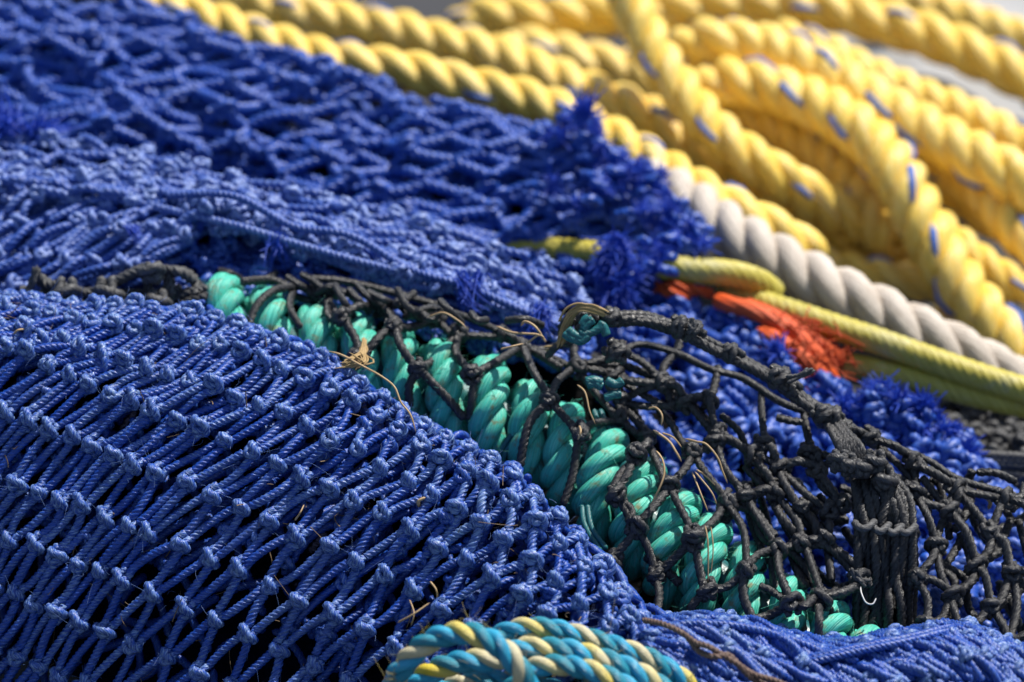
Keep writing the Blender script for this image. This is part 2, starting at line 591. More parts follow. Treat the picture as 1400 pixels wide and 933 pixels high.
# ================================================================== FRONT BLUE NET
def rows_front():
    xs_r = [(-220, 388), (-100, 398), (0, 411), (120, 420), (230, 428), (330, 450), (400, 480), (480, 517), (560, 574), (630, 612), (700, 655), (760, 712), (810, 768), (870, 838), (930, 897), (990, 960)]
    r2 = [(-220, 385), (-100, 428), (0, 470), (161, 540), (298, 598), (423, 653), (492, 684), (555, 717), (622, 757), (696, 801), (760, 848), (830, 905), (900, 965), (990, 1040)]
    r4 = [(-220, 560), (-100, 608), (13, 657), (100, 690), (205, 725), (300, 766), (378, 803), (450, 835), (520, 870), (600, 915), (680, 965), (800, 1045), (990, 1170)]
    r6 = [(-220, 720), (-100, 766), (0, 808), (55, 824), (125, 852), (200, 885), (289, 920), (380, 965), (480, 1012), (600, 1070), (800, 1180), (990, 1290)]
    dr = lambda x: float(np.interp(x, [-220, 0, 560, 800, 930, 990], [.900, .893, .862, .832, .812, .806]))
    mk = lambda rows, off: [(x, y, dr(x) + off) for x, y in rows]
    s = catmull(np.array(xs_r, float), 60)

    def at(rows, x):
        return np.interp(x, [a for a, _ in rows], [b for _, b in rows])
    xs = np.linspace(-220, 990, 40)
    R0 = [(x, np.interp(x, s[:, 0], s[:, 1]), dr(x)) for x in xs]
    R2 = [(x, at(r2, x), dr(x) - .024) for x in xs]
    R4 = [(x, at(r4, x), dr(x) - .034) for x in xs]
    R6 = [(x, at(r6, x), dr(x) - .037) for x in xs]
    R8 = [(x, at(r6, x) + 165, dr(x) - .035) for x in xs]
    Rm = [(x, y + 10, d + .028) for x, y, d in R0]
    # odd rows
    def mid(a, b, fy, fd):
        return [(x, y * (1 - fy) + y2 * fy, d * (1 - fd) + d2 * fd) for (x, y, d), (_, y2, d2) in zip(a, b)]
    R1 = mid(R0, R2, .20, .36)
    R1b = mid(R0, R2, .58, .74)
    R3 = mid(R2, R4, .48, .55)
    R5 = mid(R4, R6, .5, .55)
    R7 = mid(R6, R8, .5, .5)
    return [Rm, R0, R1, R1b, R2, R3, R4, R5, R6, R7, R8]


SF = Surf(rows_front(), byx=True)
SHIFT = [70, 10, -42, -106, -178, -254, -320, -376, -426, -474, -522]


def x_of(t):
    # knot spacing grows towards the lower right
    return -760 + 27.5 * t


def uv_front(I, J):
    sh = np.interp(J, np.arange(11), SHIFT)
    xb = x_of(I)
    x = xb + sh * (1 - .55 * np.clip((xb + sh * .7 - 300) / 480, 0, 1))
    x = 330 + (x - 330) * (1 + .014 * J)
    x = x + 0.00008 * np.maximum(0, x - 220) ** 2
    return (x - SF.x0) / (SF.x1 - SF.x0), J


D_F = 0.00282
net = Net(SF, uv_front, 98, 11, D_F, jit=(2.2, 2.4, .0008), seed=5)
front = thing('fishing_net', 'taut blue knotted net wrapped over a rounded bulge, filling the lower left', 'net', W(np.array((350, 700, .86))), 'blue fishing nets')
net.edges(lambda i, j: [(0, 1), (1, 1)])
net.frames()
mb = MB()
net.twines(mb, K=48, n=20, lay=920, bow=0.0007, tang=0.15, amp=0.29, wear=-0.04, lobes=4, wearjit=.35, stain=((650, 715, 120, 90, .55), (60, 690, 90, 60, .2), (330, 520, 80, 40, .2)))
mb.build('twine_mesh', BLUE, front)
# second sheet of the same net lying under the first
net2 = Net(SF, lambda I, J: uv_front(I + .45, J + .48), 98, 11, D_F, jit=(4, 5, .0015), dz=.0055, seed=15, drop=.05, keep=lambda p: p[..., 1] < 720 + .42 * p[..., 0] + 60 * np.sin(p[..., 0] / 60))
net2.edges(lambda i, j: [(0, 1), (1, 1)])
net2.frames()
mb = MB()
net2.twines(mb, K=46, n=16, lay=880, bow=0.0015, tang=0.25, amp=0.27, wear=-0.15, lobes=4)
C, X, Y, p = net2.knot_arrays()
add_knots(mb, C, X, Y, D_F * .9, 880, n=14, amp=.27, lobes=4, wear=.1)
net3 = Net(SF, lambda I, J: uv_front(I * 1.3 + .1, J + .7), 78, 11, D_F, jit=(9, 10, .003), dz=.017, seed=17, drop=.1)
net3.edges(lambda i, j: [(0, 1), (2, 1)])
net3.frames()
net3.twines(mb, K=30, n=9, lay=1150, bow=0.003, tang=0.25, amp=0.24, wear=-0.3)
mb.build('under_layer', BLUE, front)
C, X, Y, p = net.knot_arrays()
vis = (p[:, 0] > -15) & (p[:, 0] < 1000) & (p[:, 1] < 945) & (p[:, 1] > 400)
order = np.argsort(p[:, 2] + np.where(vis, 0, 10))
first = order[:100]
rest = order[100:]
mb = MB()
add_knots(mb, C[rest], X[rest], Y[rest], D_F * .97, 920, n=18, amp=0.28, lobes=4, wear=.42)
o = mb.build('knot', BLUE, front)
o['kind'] = 'stuff'
kvar = []
for k in range(8):
    mb = MB()
    # template with axes X=right, Y=up the view, Z to the viewer
    add_knots(mb, np.zeros((1, 3)), RGT[None], UPV[None], D_F * .97, 920, n=18, amp=0.28, lobes=4, wear=.42)
    kvar.append(mb.mesh('knot', BLUE))
base = np.stack([RGT, UPV, np.cross(RGT, UPV)], 1)
for q, idx in enumerate(first):
    x = unit(X[idx])
    y = unit(Y[idx] - (Y[idx] @ x) * x)
    z = np.cross(x, y)
    if z @ TOCAM < 0:
        x, z = -x, -z
    Rm = np.stack([x, y, z], 1) @ base.T
    o = bpy.data.objects.new('knot', kvar[q % len(kvar)])
    COL.objects.link(o)
    o.parent = front
    M4 = Matrix.Identity(4)
    for a in range(3):
        for b in range(3):
            M4[a][b] = float(Rm[a, b])
    M4.translation = Vector([float(c) for c in C[idx]]) - front.location
    o.matrix_basis = M4
mb = MB()
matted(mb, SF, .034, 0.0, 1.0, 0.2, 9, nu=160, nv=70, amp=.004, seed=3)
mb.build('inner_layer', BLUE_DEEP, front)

fz = MB()
PK = net.w[net.ok & (net.p[..., 0] > -10) & (net.p[..., 0] < 1000)]
nfz = 1500
idx = rng.integers(0, len(PK), nfz)
L = rng.uniform(.0015, .006, nfz)[:, None, None]
t = np.linspace(0, 1, 6)[None, :, None]
dv = unit(rng.normal(0, 1, (nfz, 3)) + TOCAM * .5)
fz.tubes(PK[idx][:, None] + rng.normal(0, .0025, (nfz, 1, 3)) + dv[:, None] * L * t + rng.normal(0, .6, (nfz, 1, 3)) * L * t * t, .00007, n=3, wear=.6)
z = fz.build('fuzz', BLUE, front)
z['kind'] = 'stuff'
lint = MB()
nfz = 260
u_ = rng.uniform(.15, .98, nfz)
v_ = rng.uniform(1.0, 9, nfz)
pp = SF(u_, v_)
pp[:, 2] += rng.uniform(-.002, .006, nfz)
L = rng.uniform(.002, .009, nfz)[:, None, None]
dv = unit(rng.normal(0, 1, (nfz, 3)) * np.array([1, 1, 1]) + .5 * UPV)
lint.tubes(W(pp)[:, None] + dv[:, None] * L * t + rng.normal(0, .45, (nfz, 1, 3)) * L * t * t, rng.uniform(.00006, .00019, nfz), n=4)
lo = lint.build('plant_debris', mat('dry lint', (.10, .06, .03), (.30, .21, .12), .8, (1, 1, .1), .1))
tag(lo, 'fine dry plant lint caught in the meshes of the taut blue net', 'debris', kind='stuff')

# ================================================================== BLUE NET BUNDLE, LOWER RIGHT
b_rows = [
    [(860, 858, .838), (930, 846, .835), (1000, 848, .832), (1060, 862, .832), (1140, 882, .83), (1190, 872, .828), (1260, 860, .826), (1310, 856, .826), (1360, 872, .826), (1440, 905, .826)],
    [(860, 868, .815), (930, 856, .812), (1000, 858, .812), (1060, 872, .812), (1140, 890, .812), (1190, 882, .811), (1260, 873, .810), (1310, 868, .810), (1360, 884, .81), (1440, 915, .81)],
    [(880, 890, .802), (960, 885, .802), (1040, 900, .802), (1120, 915, .802), (1200, 905, .802), (1280, 895, .800), (1350, 905, .80), (1450, 940, .80)],
    [(900, 930, .797), (980, 930, .797), (1060, 940, .797), (1140, 950, .797), (1220, 945, .797), (1300, 935, .796), (1370, 945, .796), (1460, 975, .796)],
    [(920, 990, .795), (1000, 990, .795), (1080, 1000, .795), (1160, 1010, .795), (1240, 1005, .795), (1320, 995, .795), (1390, 1005, .795), (1480, 1035, .795)]]
SB = Surf(b_rows)
bundle = thing('fishing_net', 'folded blue net bunched tight along the bottom edge, right of the blue and cream rope', 'net', W(np.array((1150, 930, .81))), 'blue fishing nets')
mb = MB()
for q, (dz, sd) in enumerate(((0, 21), (.003, 22), (.007, 23))):
    nb = Net(SB, lambda I, J, q=q: (.0135 * I + .070 * J + .006 * q - .48, J * .95 - .3 * q), 104, 6, .0025, jit=(2.5, 2.5, .0012), dz=dz, seed=sd)
    nb.edges(lambda i, j: [(0, 1), (1, 1)])
    nb.frames()
    nb.twines(mb, K=44, n=14, lay=950, bow=.0009, tang=.3, amp=.28, wear=0, lobes=4)
    C, X, Y, p = nb.knot_arrays()
    sel = rng.random(len(C)) < .12
    add_knots(mb, C[sel], X[sel], Y[sel], .0022, 1300, n=8)
mb.build('twine_mesh', BLUE, bundle)
mb = MB()
for y0, dd in ((0, 0), (11, .002), (5, -.002)):
    pts = [(1085, 905 + y0, .805 + dd), (1130, 895 + y0, .803 + dd), (1180, 884 + y0, .804 + dd), (1240, 872 + y0, .806 + dd), (1290, 861 + y0, .812 + dd), (1315, 858 + y0, .822)]
    mb.tubes(catmull(W(np.array(pts)), 420), .00135, n=16, lobes=4, amp=.28, lay=950)
for y0, dd in ((0, 0), (9, .002)):
    pts = [(885, 868 + y0, .812 + dd), (935, 853 + y0, .810 + dd), (1000, 855 + y0, .808 + dd), (1060, 868 + y0, .808 + dd), (1120, 890 + y0, .806 + dd), (1150, 915 + y0, .80)]
    mb.tubes(catmull(W(np.array(pts)), 420), .00135, n=16, lobes=4, amp=.28, lay=950)
mb.build('fold_edge', BLUE, bundle)
mb = MB()
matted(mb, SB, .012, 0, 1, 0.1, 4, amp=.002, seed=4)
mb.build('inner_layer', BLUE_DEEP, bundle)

# ================================================================== BACK BLUE NET
back = thing('fishing_net', 'loose heaped blue net with frayed right end, filling the upper left', 'net', W(np.array((400, 230, 1.05))), 'blue fishing nets')
SA = Surf([[(x, y, .95 + (d - .95) * .6) for x, y, d in row] for row in [
    [(-110, -110, 1.19), (60, -70, 1.18), (215, 8, 1.17), (330, 46, 1.15), (470, 92, 1.13), (560, 116, 1.12), (640, 145, 1.11), (720, 170, 1.10), (800, 182, 1.09), (870, 225, 1.07), (950, 290, 1.045)],
    [(-110, 30, 1.12), (200, 100, 1.10), (450, 185, 1.075), (650, 232, 1.05), (820, 270, 1.03), (960, 340, 1.01)],
    [(-110, 150, 1.05), (150, 195, 1.04), (330, 245, 1.02), (500, 285, 1.01), (680, 325, .995), (820, 370, .985), (900, 430, .97)],
    [(-110, 230, 1.02), (150, 260, 1.0), (330, 300, .99), (500, 340, .98), (650, 385, .965), (780, 440, .955), (860, 490, .945)]]])
TOPX, TOPY = [-110, 60, 215, 330, 470, 560, 640, 720, 800, 870, 950, 985], [-120, -74, 4, 42, 88, 112, 141, 166, 180, 222, 288, 330]
BOTX, BOTY = [-110, 150, 330, 500, 650, 780, 860, 985], [240, 268, 308, 348, 394, 448, 500, 500]


def in_back(p):
    x, y = p[..., 0], p[..., 1]
    return (y > np.interp(x, TOPX, TOPY)) & (y < np.interp(x, BOTX, BOTY)) & (x < 965)


SZ = Surf([[(x, y0 + (x - 300) * .07 + 8 * math.sin(x / 130 + y0), .975 + (430 - y0 - (x - 300) * .07) * .00021 + .004 * math.sin(x / 90 + y0 / 60)) for x in range(-130, 1000, 55)] for y0 in (-150, 0, 150, 300, 450, 600)])
mb = MB()
kn = []
for q, (dz, sd) in enumerate(((0.0, 31), (.0055, 32), (.013, 33))):
    na = Net(SZ, lambda I, J, q=q: (.078 * (I + .5 * (J % 2) + .43 * q) - .1, J * .132 + .06 * q), 17, 38, .0047, jit=(11, 4.0, .0026), dz=dz, seed=sd, drop=.03 + .04 * q,
             keep=in_back)
    na.edges(lambda i, j: [(0, 1), (1 if j % 2 else -1, 1)])
    na.frames()
    na.twines(mb, K=40, n=12, lay=640, bow=.0009, tang=.12, eo=.25, amp=.40, wear=-.05, wearjit=.4)
    C, X, Y, p = na.knot_arrays()
    sel = rng.random(len(C)) < .5
    kn.append((C[sel], X[sel], Y[sel]))
mb.build('twine_mesh', BLUE_BACK, back)
mb = MB()
for C, X, Y in kn:
    add_knots(mb, C, X, Y, .0032, 700, n=12, wear=.35, jit=.25, amp=.3)
o = mb.build('knot', BLUE_BACK, back)
o['kind'] = 'stuff'
mb = MB()
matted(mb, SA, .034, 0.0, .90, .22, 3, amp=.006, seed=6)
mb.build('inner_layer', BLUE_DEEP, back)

# paler fold in front of it
SBp = Surf([[(x, y, .93 + (d - .93) * .65) for x, y, d in row] for row in [
    [(-110, 168, 1.005), (60, 182, 1.0), (180, 206, .99), (320, 240, .98), (480, 278, .97), (640, 322, .96), (760, 372, .955), (810, 430, .95)],
    [(-110, 215, .975), (100, 235, .97), (270, 260, .96), (400, 292, .953), (500, 322, .947), (640, 366, .94), (780, 442, .935)],
    [(-110, 250, .958), (100, 262, .952), (250, 280, .945), (380, 318, .938), (480, 352, .932), (560, 376, .928), (640, 398, .924), (775, 462, .918)],
    [(-110, 266, .968), (100, 280, .964), (250, 298, .960), (380, 332, .953), (480, 366, .947), (640, 410, .940), (775, 470, .932)]]])
mb = MB()
for q, (dz, sd) in enumerate(((0.0, 41), (.005, 42))):
    na = Net(SBp, lambda I, J, q=q: (.072 * (I + .5 * J + .4 * q) - .5, J * .245 + .1 * q), 28, 13, .0032, jit=(8, 2.6, .0020), dz=dz, seed=sd, drop=.03)
    na.edges(lambda i, j: [(0, 1), (-1, 1)])
    na.frames()
    na.twines(mb, K=44, n=12, lay=700, bow=.0009, tang=.15, eo=.25, amp=.38, wear=.05, wearjit=.4)
    C, X, Y, p = na.knot_arrays()
    sel = rng.random(len(C)) < .4
    add_knots(mb, C[sel], X[sel], Y[sel], .0027, 800, n=12, wear=.8, jit=.25, amp=.3)
# bundled twines along the ridge of the fold
for k in range(6):
    oy, od = rng.normal(0, 9), rng.normal(0, .003)
    pts = [(225 + rng.uniform(-20, 20), 282 + oy, .940 + od)]
    for x, y in ((320, 296), (400, 322), (480, 352), (560, 376), (640, 398), (710, 428), (785, 466)):
        pts.append((x, y + oy + rng.normal(0, 8), float(np.interp(x, [250, 780], [.936, .912])) + od + rng.normal(0, .0012)))
    mb.tubes(catmull(W(np.array(pts)), 800), .0015, n=12, lobes=3, amp=.30, lay=1000, wear=rng.uniform(-.3, .5))
kx = rng.uniform(230, 785, 70)
ky = np.interp(kx, [225, 320, 400, 480, 560, 640, 710, 785], [280, 294, 320, 350, 374, 396, 426, 464]) + rng.normal(0, 8, 70)
kc = W(np.stack([kx, ky, np.interp(kx, [250, 780], [.938, .914]) + rng.normal(0, .002, 70)], 1))
th = rng.normal(-.5, .5, 70)
kd = np.cos(th)[:, None] * RGT + np.sin(th)[:, None] * UPV
add_knots(mb, kc, np.cross(kd, TOCAM), kd, .0025, 800, n=12, wear=.6, amp=.32, jit=.2)
mb.build('faded_fold', BLUE_PALE, back)
mb = MB()
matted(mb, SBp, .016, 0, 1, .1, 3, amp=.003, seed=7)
mb.build('fold_lining', BLUE_DEEP, back)  # added sheet, painted dark for the shade inside the fold

# left fold with slanted twines
SCf = Surf([
    [(-110, 262, .956), (60, 272, .950), (170, 282, .944), (260, 290, .940), (320, 300, .938)],
    [(-130, 325, .938), (20, 334, .934), (120, 340, .930), (200, 345, .928), (260, 350, .928)],
    [(-160, 390, .930), (-30, 396, .928), (60, 402, .926), (130, 404, .924), (180, 402, .922)]])
mb = MB()
for q, (dz, sd) in enumerate(((0.0, 51), (.006, 52))):
    na = Net(SCf, lambda I, J, q=q: (.046 * (I - 1.0 * J + .4 * q) - .05, J * .66 + .15 * q - .1), 30, 5, .0031, jit=(4, 4, .002), dz=dz, seed=sd)
    na.edges(lambda i, j: [(0, 1), (-1, 1)])
    na.frames()
    na.twines(mb, K=44, n=12, lay=950, bow=.0016, tang=.35, amp=.30, wear=0, wearjit=.4)
    C, X, Y, p = na.knot_arrays()
    sel = rng.random(len(C)) < .5
    add_knots(mb, C[sel], X[sel], Y[sel], .0028, 1050, n=9, wear=.5, jit=.2)
mb.build('side_fold', BLUE_PALE, back)
# the hollow under the fold
SD = Surf([[(x, y, d - o_) for x, y, d in row] for row, o_ in zip([
    [(170, 296, .968), (300, 305, .967), (480, 356, .962), (640, 402, .955), (800, 470, .948)],
    [(190, 345, .955), (330, 352, .953), (480, 385, .948), (640, 425, .943), (800, 482, .938)],
    [(180, 395, .945), (330, 398, .943), (440, 412, .940), (580, 445, .935), (700, 478, .93), (800, 505, .928)]], (.004, .014, .018))])
mb = MB()
for q, (dz, sd) in enumerate(((0.0, 61), (.006, 62), (.012, 63))):
    na = Net(SD, lambda I, J, q=q: (.11 * (I + .5 * J + .37 * q) - .5, J * .21 + .07 * q), 20, 11, .0031, jit=(9, 3.5, .002), dz=dz, seed=sd, drop=.05)
    na.edges(lambda i, j: [(0, 1), (-1, 1)])
    na.frames()
    na.twines(mb, K=40, n=10, lay=900, bow=.001, tang=.15, eo=.25, amp=.30, wear=-.1, wearjit=.4)
    C, X, Y, p = na.knot_arrays()
    add_knots(mb, C, X, Y, .003, 1000, n=9, wear=.4, jit=.2)
mb.build('tucked_fold', BLUE_BACK, back)
mb = MB()
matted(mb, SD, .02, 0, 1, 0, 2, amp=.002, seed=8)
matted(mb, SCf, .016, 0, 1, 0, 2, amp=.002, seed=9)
mb.build('tucked_lining', BLUE_DEEP, back)  # added sheets, dark colour stands for shade in the hollow

# frayed right end
EDGE = np.array([(790, 160), (800, 165), (835, 205), (862, 240), (892, 222), (930, 262), (958, 305), (962, 330), (925, 335), (890, 345)], float)
stub = MB()
re_ = np.random.default_rng(77)
for k in range(64):
    f = re_.uniform(0, len(EDGE) - 1.001)
    e0 = EDGE[int(f)] * (1 - f % 1) + EDGE[int(f) + 1] * (f % 1)
    e0 = e0 + np.array([-1, .55]) * re_.exponential(26) + re_.normal(0, 3, 2)
    d = .978 + (335 - e0[1]) * .00022 + re_.uniform(-.003, .004)
    th = re_.choice([.35, -.35, .9, -1.1, 2.8]) + re_.normal(0, .3)
    L = re_.uniform(16, 34)
    a0 = np.array([e0[0] - L * math.cos(th), e0[1] + L * .7 * math.sin(th), d + .003])
    a1 = np.array([e0[0], e0[1], d])
    am = (a0 + a1) / 2 + np.array([re_.normal(0, 4), re_.normal(0, 4), -.002])
    stub.tubes(catmull(W(np.array([a0, am, a1])), 34), .0019, n=12, lobes=3, amp=.3, lay=780, wear=re_.uniform(-.3, .3))
    mb = MB()
    tuft(mb, tuple(a1), math.degrees(th) + re_.normal(0, 25), re_.uniform(8, 17), .55, nf=70, seed=k, r0=.00040, curl=.6)
    mb.build('frayed_end', BLUE_FRAY, back)
stub.build('torn_twine', BLUE_BACK, back)
for k, (x, y, an, ln) in enumerate(((838, 325, -85, 20), (846, 340, -80, 22), (832, 352, -100, 22), (842, 368, -85, 24), (848, 386, -80, 24), (836, 398, -95, 20), (796, 160, 80, 18), (20, 178, 170, 40), (45, 182, 10, 26))):
    mb = MB()
    tuft(mb, (x, y, .966 if y > 300 else (.99 if x > 100 else .975)), an, ln, .5, nf=220, seed=50 + k, r0=.0004, curl=.6)
    mb.build('frayed_end', BLUE_FRAY, back)
FR2 = [(276, 285, .935, -95, 34, 40), (300, 290, .935, -80, 24, 30), (178, 312, .925, -40, 22, 30), (380, 322, .925, -95, 34, 40), (630, 378, .912, -70, 34, 46), (655, 375, .912, -100, 30, 40), (632, 400, .912, -70, 30, 40), (742, 425, .907, -110, 36, 46), (735, 420, .907, -60, 28, 40)]
for k, (x, y, d, an, ln, nf) in enumerate(FR2):
    mb = MB()
    tuft(mb, (x, y, d), an, ln, .25, nf=nf, seed=100 + k, r0=.00024)
    mb.build('frayed_end', BLUE_FRAY, back)
# ================================================================== BLUE NET UNDER THE BLACK NET
under = thing('fishing_net', 'crumpled blue net with fuzzy ends bunched beneath the black net on the right', 'net', W(np.array((1120, 620, .94))), 'blue fishing nets')
SU = Surf([
    [(830, 425, .985), (900, 420, .98), (970, 425, .975), (1050, 440, .97), (1090, 490, .955), (1150, 545, .945), (1220, 555, .94), (1290, 600, .935), (1340, 640, .93)],
    [(820, 500, .96), (900, 500, .955), (980, 510, .95), (1060, 540, .945), (1150, 590, .935), (1230, 610, .93), (1300, 650, .925), (1380, 680, .92)],
    [(860, 600, .935), (950, 610, .93), (1040, 620, .925), (1130, 650, .92), (1230, 680, .915), (1320, 710, .91), (1420, 730, .91)],
    [(930, 720, .915), (1010, 725, .91), (1090, 730, .905), (1180, 750, .90), (1270, 760, .895), (1360, 780, .895), (1450, 790, .895)],
    [(1000, 850, .895), (1080, 850, .89), (1160, 850, .885), (1240, 860, .88), (1320, 860, .88), (1400, 870, .88), (1470, 880, .88)]])
mb = MB()
for q, (dz, sd) in enumerate(((0.0, 71), (.007, 72), (.014, 73))):
    na = Net(SU, lambda I, J, q=q: (.075 * (I + .5 * J + .37 * q) - .55, J * .30 + .1 * q), 26, 15, .0046, jit=(8, 7, .004), dz=dz, seed=sd, drop=.08)
    na.edges(lambda i, j: [(0, 1), (-1, 1)])
    na.frames()
    na.twines(mb, K=36, n=12, lay=700, bow=.0018, tang=.2, eo=.3, amp=.36, wear=.05, wearjit=.5)
    C, X, Y, p = na.knot_arrays()
    sel = rng.random(len(C)) < .7
    add_knots(mb, C[sel], X[sel], Y[sel], .0040, 850, n=9, wear=.4, jit=.2)
mb.build('twine_mesh', BLUE_BACK, under)
mb = MB()
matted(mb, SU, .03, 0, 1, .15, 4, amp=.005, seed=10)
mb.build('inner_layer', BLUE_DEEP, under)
EDGE2 = np.array([(1060, 450), (1075, 485), (1130, 545), (1190, 540), (1208, 524), (1232, 545), (1256, 552), (1285, 582), (1308, 606), (1316, 630)], float)
stub = MB()
for k in range(46):
    f = re_.uniform(0, len(EDGE2) - 1.001)
    e0 = EDGE2[int(f)] * (1 - f % 1) + EDGE2[int(f) + 1] * (f % 1) + np.array([-.5, .9]) * re_.exponential(13) + re_.normal(0, 3, 2)
    d = .938 - (e0[1] - 540) * .00008 + re_.uniform(-.003, .003)
    th = re_.choice([.5, 1.1, -.3, 1.9]) + re_.normal(0, .3)
    L = re_.uniform(16, 32)
    a0 = np.array([e0[0] - L * math.cos(th), e0[1] + L * .8 * math.sin(th), d + .003])
    a1 = np.array([e0[0], e0[1], d])
    am = (a0 + a1) / 2 + np.array([re_.normal(0, 4), re_.normal(0, 4), -.003])
    stub.tubes(catmull(W(np.array([a0, am, a1])), 34), .0020, n=12, lobes=3, amp=.32, lay=700, wear=re_.uniform(-.2, .5))
    if k % 2 == 0:
        mb = MB()
        tuft(mb, tuple(a1), math.degrees(th) + re_.normal(0, 20), re_.uniform(10, 20), .5, nf=110, seed=300 + k, r0=.00042, curl=.6)
        mb.build('frayed_end', BLUE_FRAY, under)
stub.build('torn_twine', BLUE_BACK, under)
# ================================================================== SEA GREEN COILED ROPE
AX = [(268, 440), (300, 448), (380, 468), (450, 490), (550, 518), (640, 552), (720, 592), (800, 640), (870, 702), (930, 756), (1000, 808), (1080, 868), (1180, 940)]
ax_px = catmull(np.array([(x, y, base_d(y) + .010) for x, y in AX]), 900)
axw = catmull(W(ax_px), 2600)
T, N, B = frames_of(axw)
s = np.concatenate([[0], np.cumsum(np.linalg.norm(np.diff(axw, axis=0), axis=1))])
ROPE_R = .0063
HEL_R = .0122
wob = 1 + .06 * np.sin(s * 130) + .05 * np.sin(s * 71 + 1)
a0_ = 2 * PI * s / .0325 + .2 * np.sin(s * 95)
teal = thing('coiled_rope', 'thick sea green rope wound in a tight spiral under the black netting', 'rope', axw[1300], None)
paths = []
for st_ in (0, PI):
    a = a0_ + st_
    hel = axw + (HEL_R * wob)[:, None] * (np.cos(a)[:, None] * N + np.sin(a)[:, None] * B)
    paths += strand_paths(catmull(hel, 2000), ROPE_R, .027, .4 + st_, 3, .56)[0]
for k, (q, o_) in enumerate(paths):
    mb = MB()
    mb.tubes(q, ROPE_R * .50, n=20, lay=-.55 / ROPE_R, wear=-.05)
    st = mb.build('strand', TEAL, teal)
    # loose fibres standing off the strand
    fz = MB()
    idx = rng.integers(20, len(q) - 20, 260)
    base_p = q[idx] + o_[idx] * ROPE_R * .5
    dirs = unit(rng.normal(0, 1, (260, 3)) + o_[idx] * .6)
    L = rng.uniform(.0015, .005, 260)[:, None, None]
    t = np.linspace(0, 1, 6)[None, :, None]
    P = base_p[:, None] + dirs[:, None] * L * t + rng.normal(0, .5, (260, 1, 3)) * L * t * t
    fz.tubes(P, .00009, n=3)
    z = fz.build('fuzz', TEAL, st)
    z['kind'] = 'stuff'
mb = MB()
mb.tubes(catmull(axw, 300), .0075, n=14)
mb.build('core', TEAL_DARK, teal)
# dark green yarns wrapped between the turns
YS = [[(740, 520, -.004), (728, 552, -.011), (702, 590, -.010), (684, 618, -.006), (676, 640, 0)],
      [(746, 524, -.004), (734, 556, -.011), (708, 594, -.010), (690, 622, -.006), (682, 642, 0)],
      [(502, 440, -.008), (504, 462, -.012), (508, 490, -.008)], [(508, 438, -.008), (511, 462, -.012), (513, 488, -.008)],
      [(680, 492, -.012), (686, 515, -.015), (684, 540, -.012)], [(812, 560, -.008), (820, 585, -.010), (832, 620, -.008)], [(820, 560, -.009), (832, 585, -.011), (842, 615, -.008)], [(830, 575, -.009), (842, 595, -.011), (852, 620, -.008)],
      [(795, 690, -.012), (800, 720, -.012), (822, 755, -.010)], [(803, 690, -.012), (809, 722, -.012), (830, 752, -.010)], [(465, 462, -.008), (472, 480, -.010), (478, 500, -.006)],
      [(844, 640, -.010), (852, 625, -.012), (868, 622, -.010)], [(842, 648, -.010), (856, 634, -.012), (872, 630, -.010)]]
for yv in YS:
    mb = MB()
    mb.tubes(catmull(W(np.array([(x, y, base_d(y) + .008 + dz) for x, y, dz in yv])), 40), .0010, n=10, lobes=4, amp=.12, lay=500)
    mb.build('whipping_yarn', TEAL_DARK, teal)

# ================================================================== BLACK NET
axis_xy = ax_px[:, :2]


def d_black(x, y):
    b = base_d(y)
    dd = np.hypot(axis_xy[:, 0] - x, axis_xy[:, 1] - y)
    k = int(np.argmin(dd))
    da = ax_px[k, 2]
    delta = dd[k] * da / FOCAL
    Ro = HEL_R + ROPE_R + .002
    front_ = da - math.sqrt(max(0, Ro * Ro - delta * delta)) if delta < Ro else 9
    if x > 900 and delta > Ro * .9:
        b -= .006
    return min(b, front_) - .0015


NODES = dict(
    n1=(466, 432), n2=(539, 447), n3=(625, 456), n4=(492, 488), n5=(571, 503), n6=(646, 509), n7=(520, 421), n8=(685, 458), n9=(596, 436), n10=(714, 475), n11=(751, 546), n12=(789, 503), n13=(846, 571), n15=(794, 592),
    n16=(845, 481), n17=(838, 516), n18=(905, 524), n20=(884, 598), n20b=(868, 622), n21=(946, 618), n22=(914, 665), n23=(843, 676), n24=(871, 721), n25=(947, 735), n26=(994, 686), n27=(1020, 677), n28=(978, 603),
    n29=(838, 766), n31=(898, 787), n32=(966, 806), n33=(1020, 778), n34=(1063, 751), n35=(1082, 826), n36=(1121, 817), n37=(1060, 672), n39=(1096, 743), n40=(1128, 736), n42=(1032, 623), n43=(1064, 638), n44=(1118, 644), n45=(1154, 629),
    n46=(1176, 792), n47=(903, 845), n48=(1030, 850), n49=(1120, 868), n50=(940, 850), n51=(560, 560), n52=(636, 574), n53=(712, 640), n54=(770, 690), n55=(849, 546), n56=(937, 550), n57=(980, 593), n58=(909, 526),
    n59=(1045, 606), n60=(1108, 618), n61=(971, 546), n62=(1096, 694), n63=(1133, 700), n64=(1152, 691),
    m1=(1190, 599), m2=(1248, 631), m3=(1248, 674), m4=(1308, 667), m5=(1297, 697), m6=(1374, 682), m7=(1355, 729), m8=(1281, 746), m9=(1240, 727), m10=(1254, 790), m11=(1301, 813), m12=(1336, 773), m14=(1385, 786), m15=(1355, 828),
    m16=(1267, 858), m17=(1308, 862), m18=(1325, 866), m19=(1378, 880), m20=(1420, 720), m21=(1425, 800), m22=(1430, 690), m23=(1420, 860), m24=(1128, 571), m25=(1172, 640))
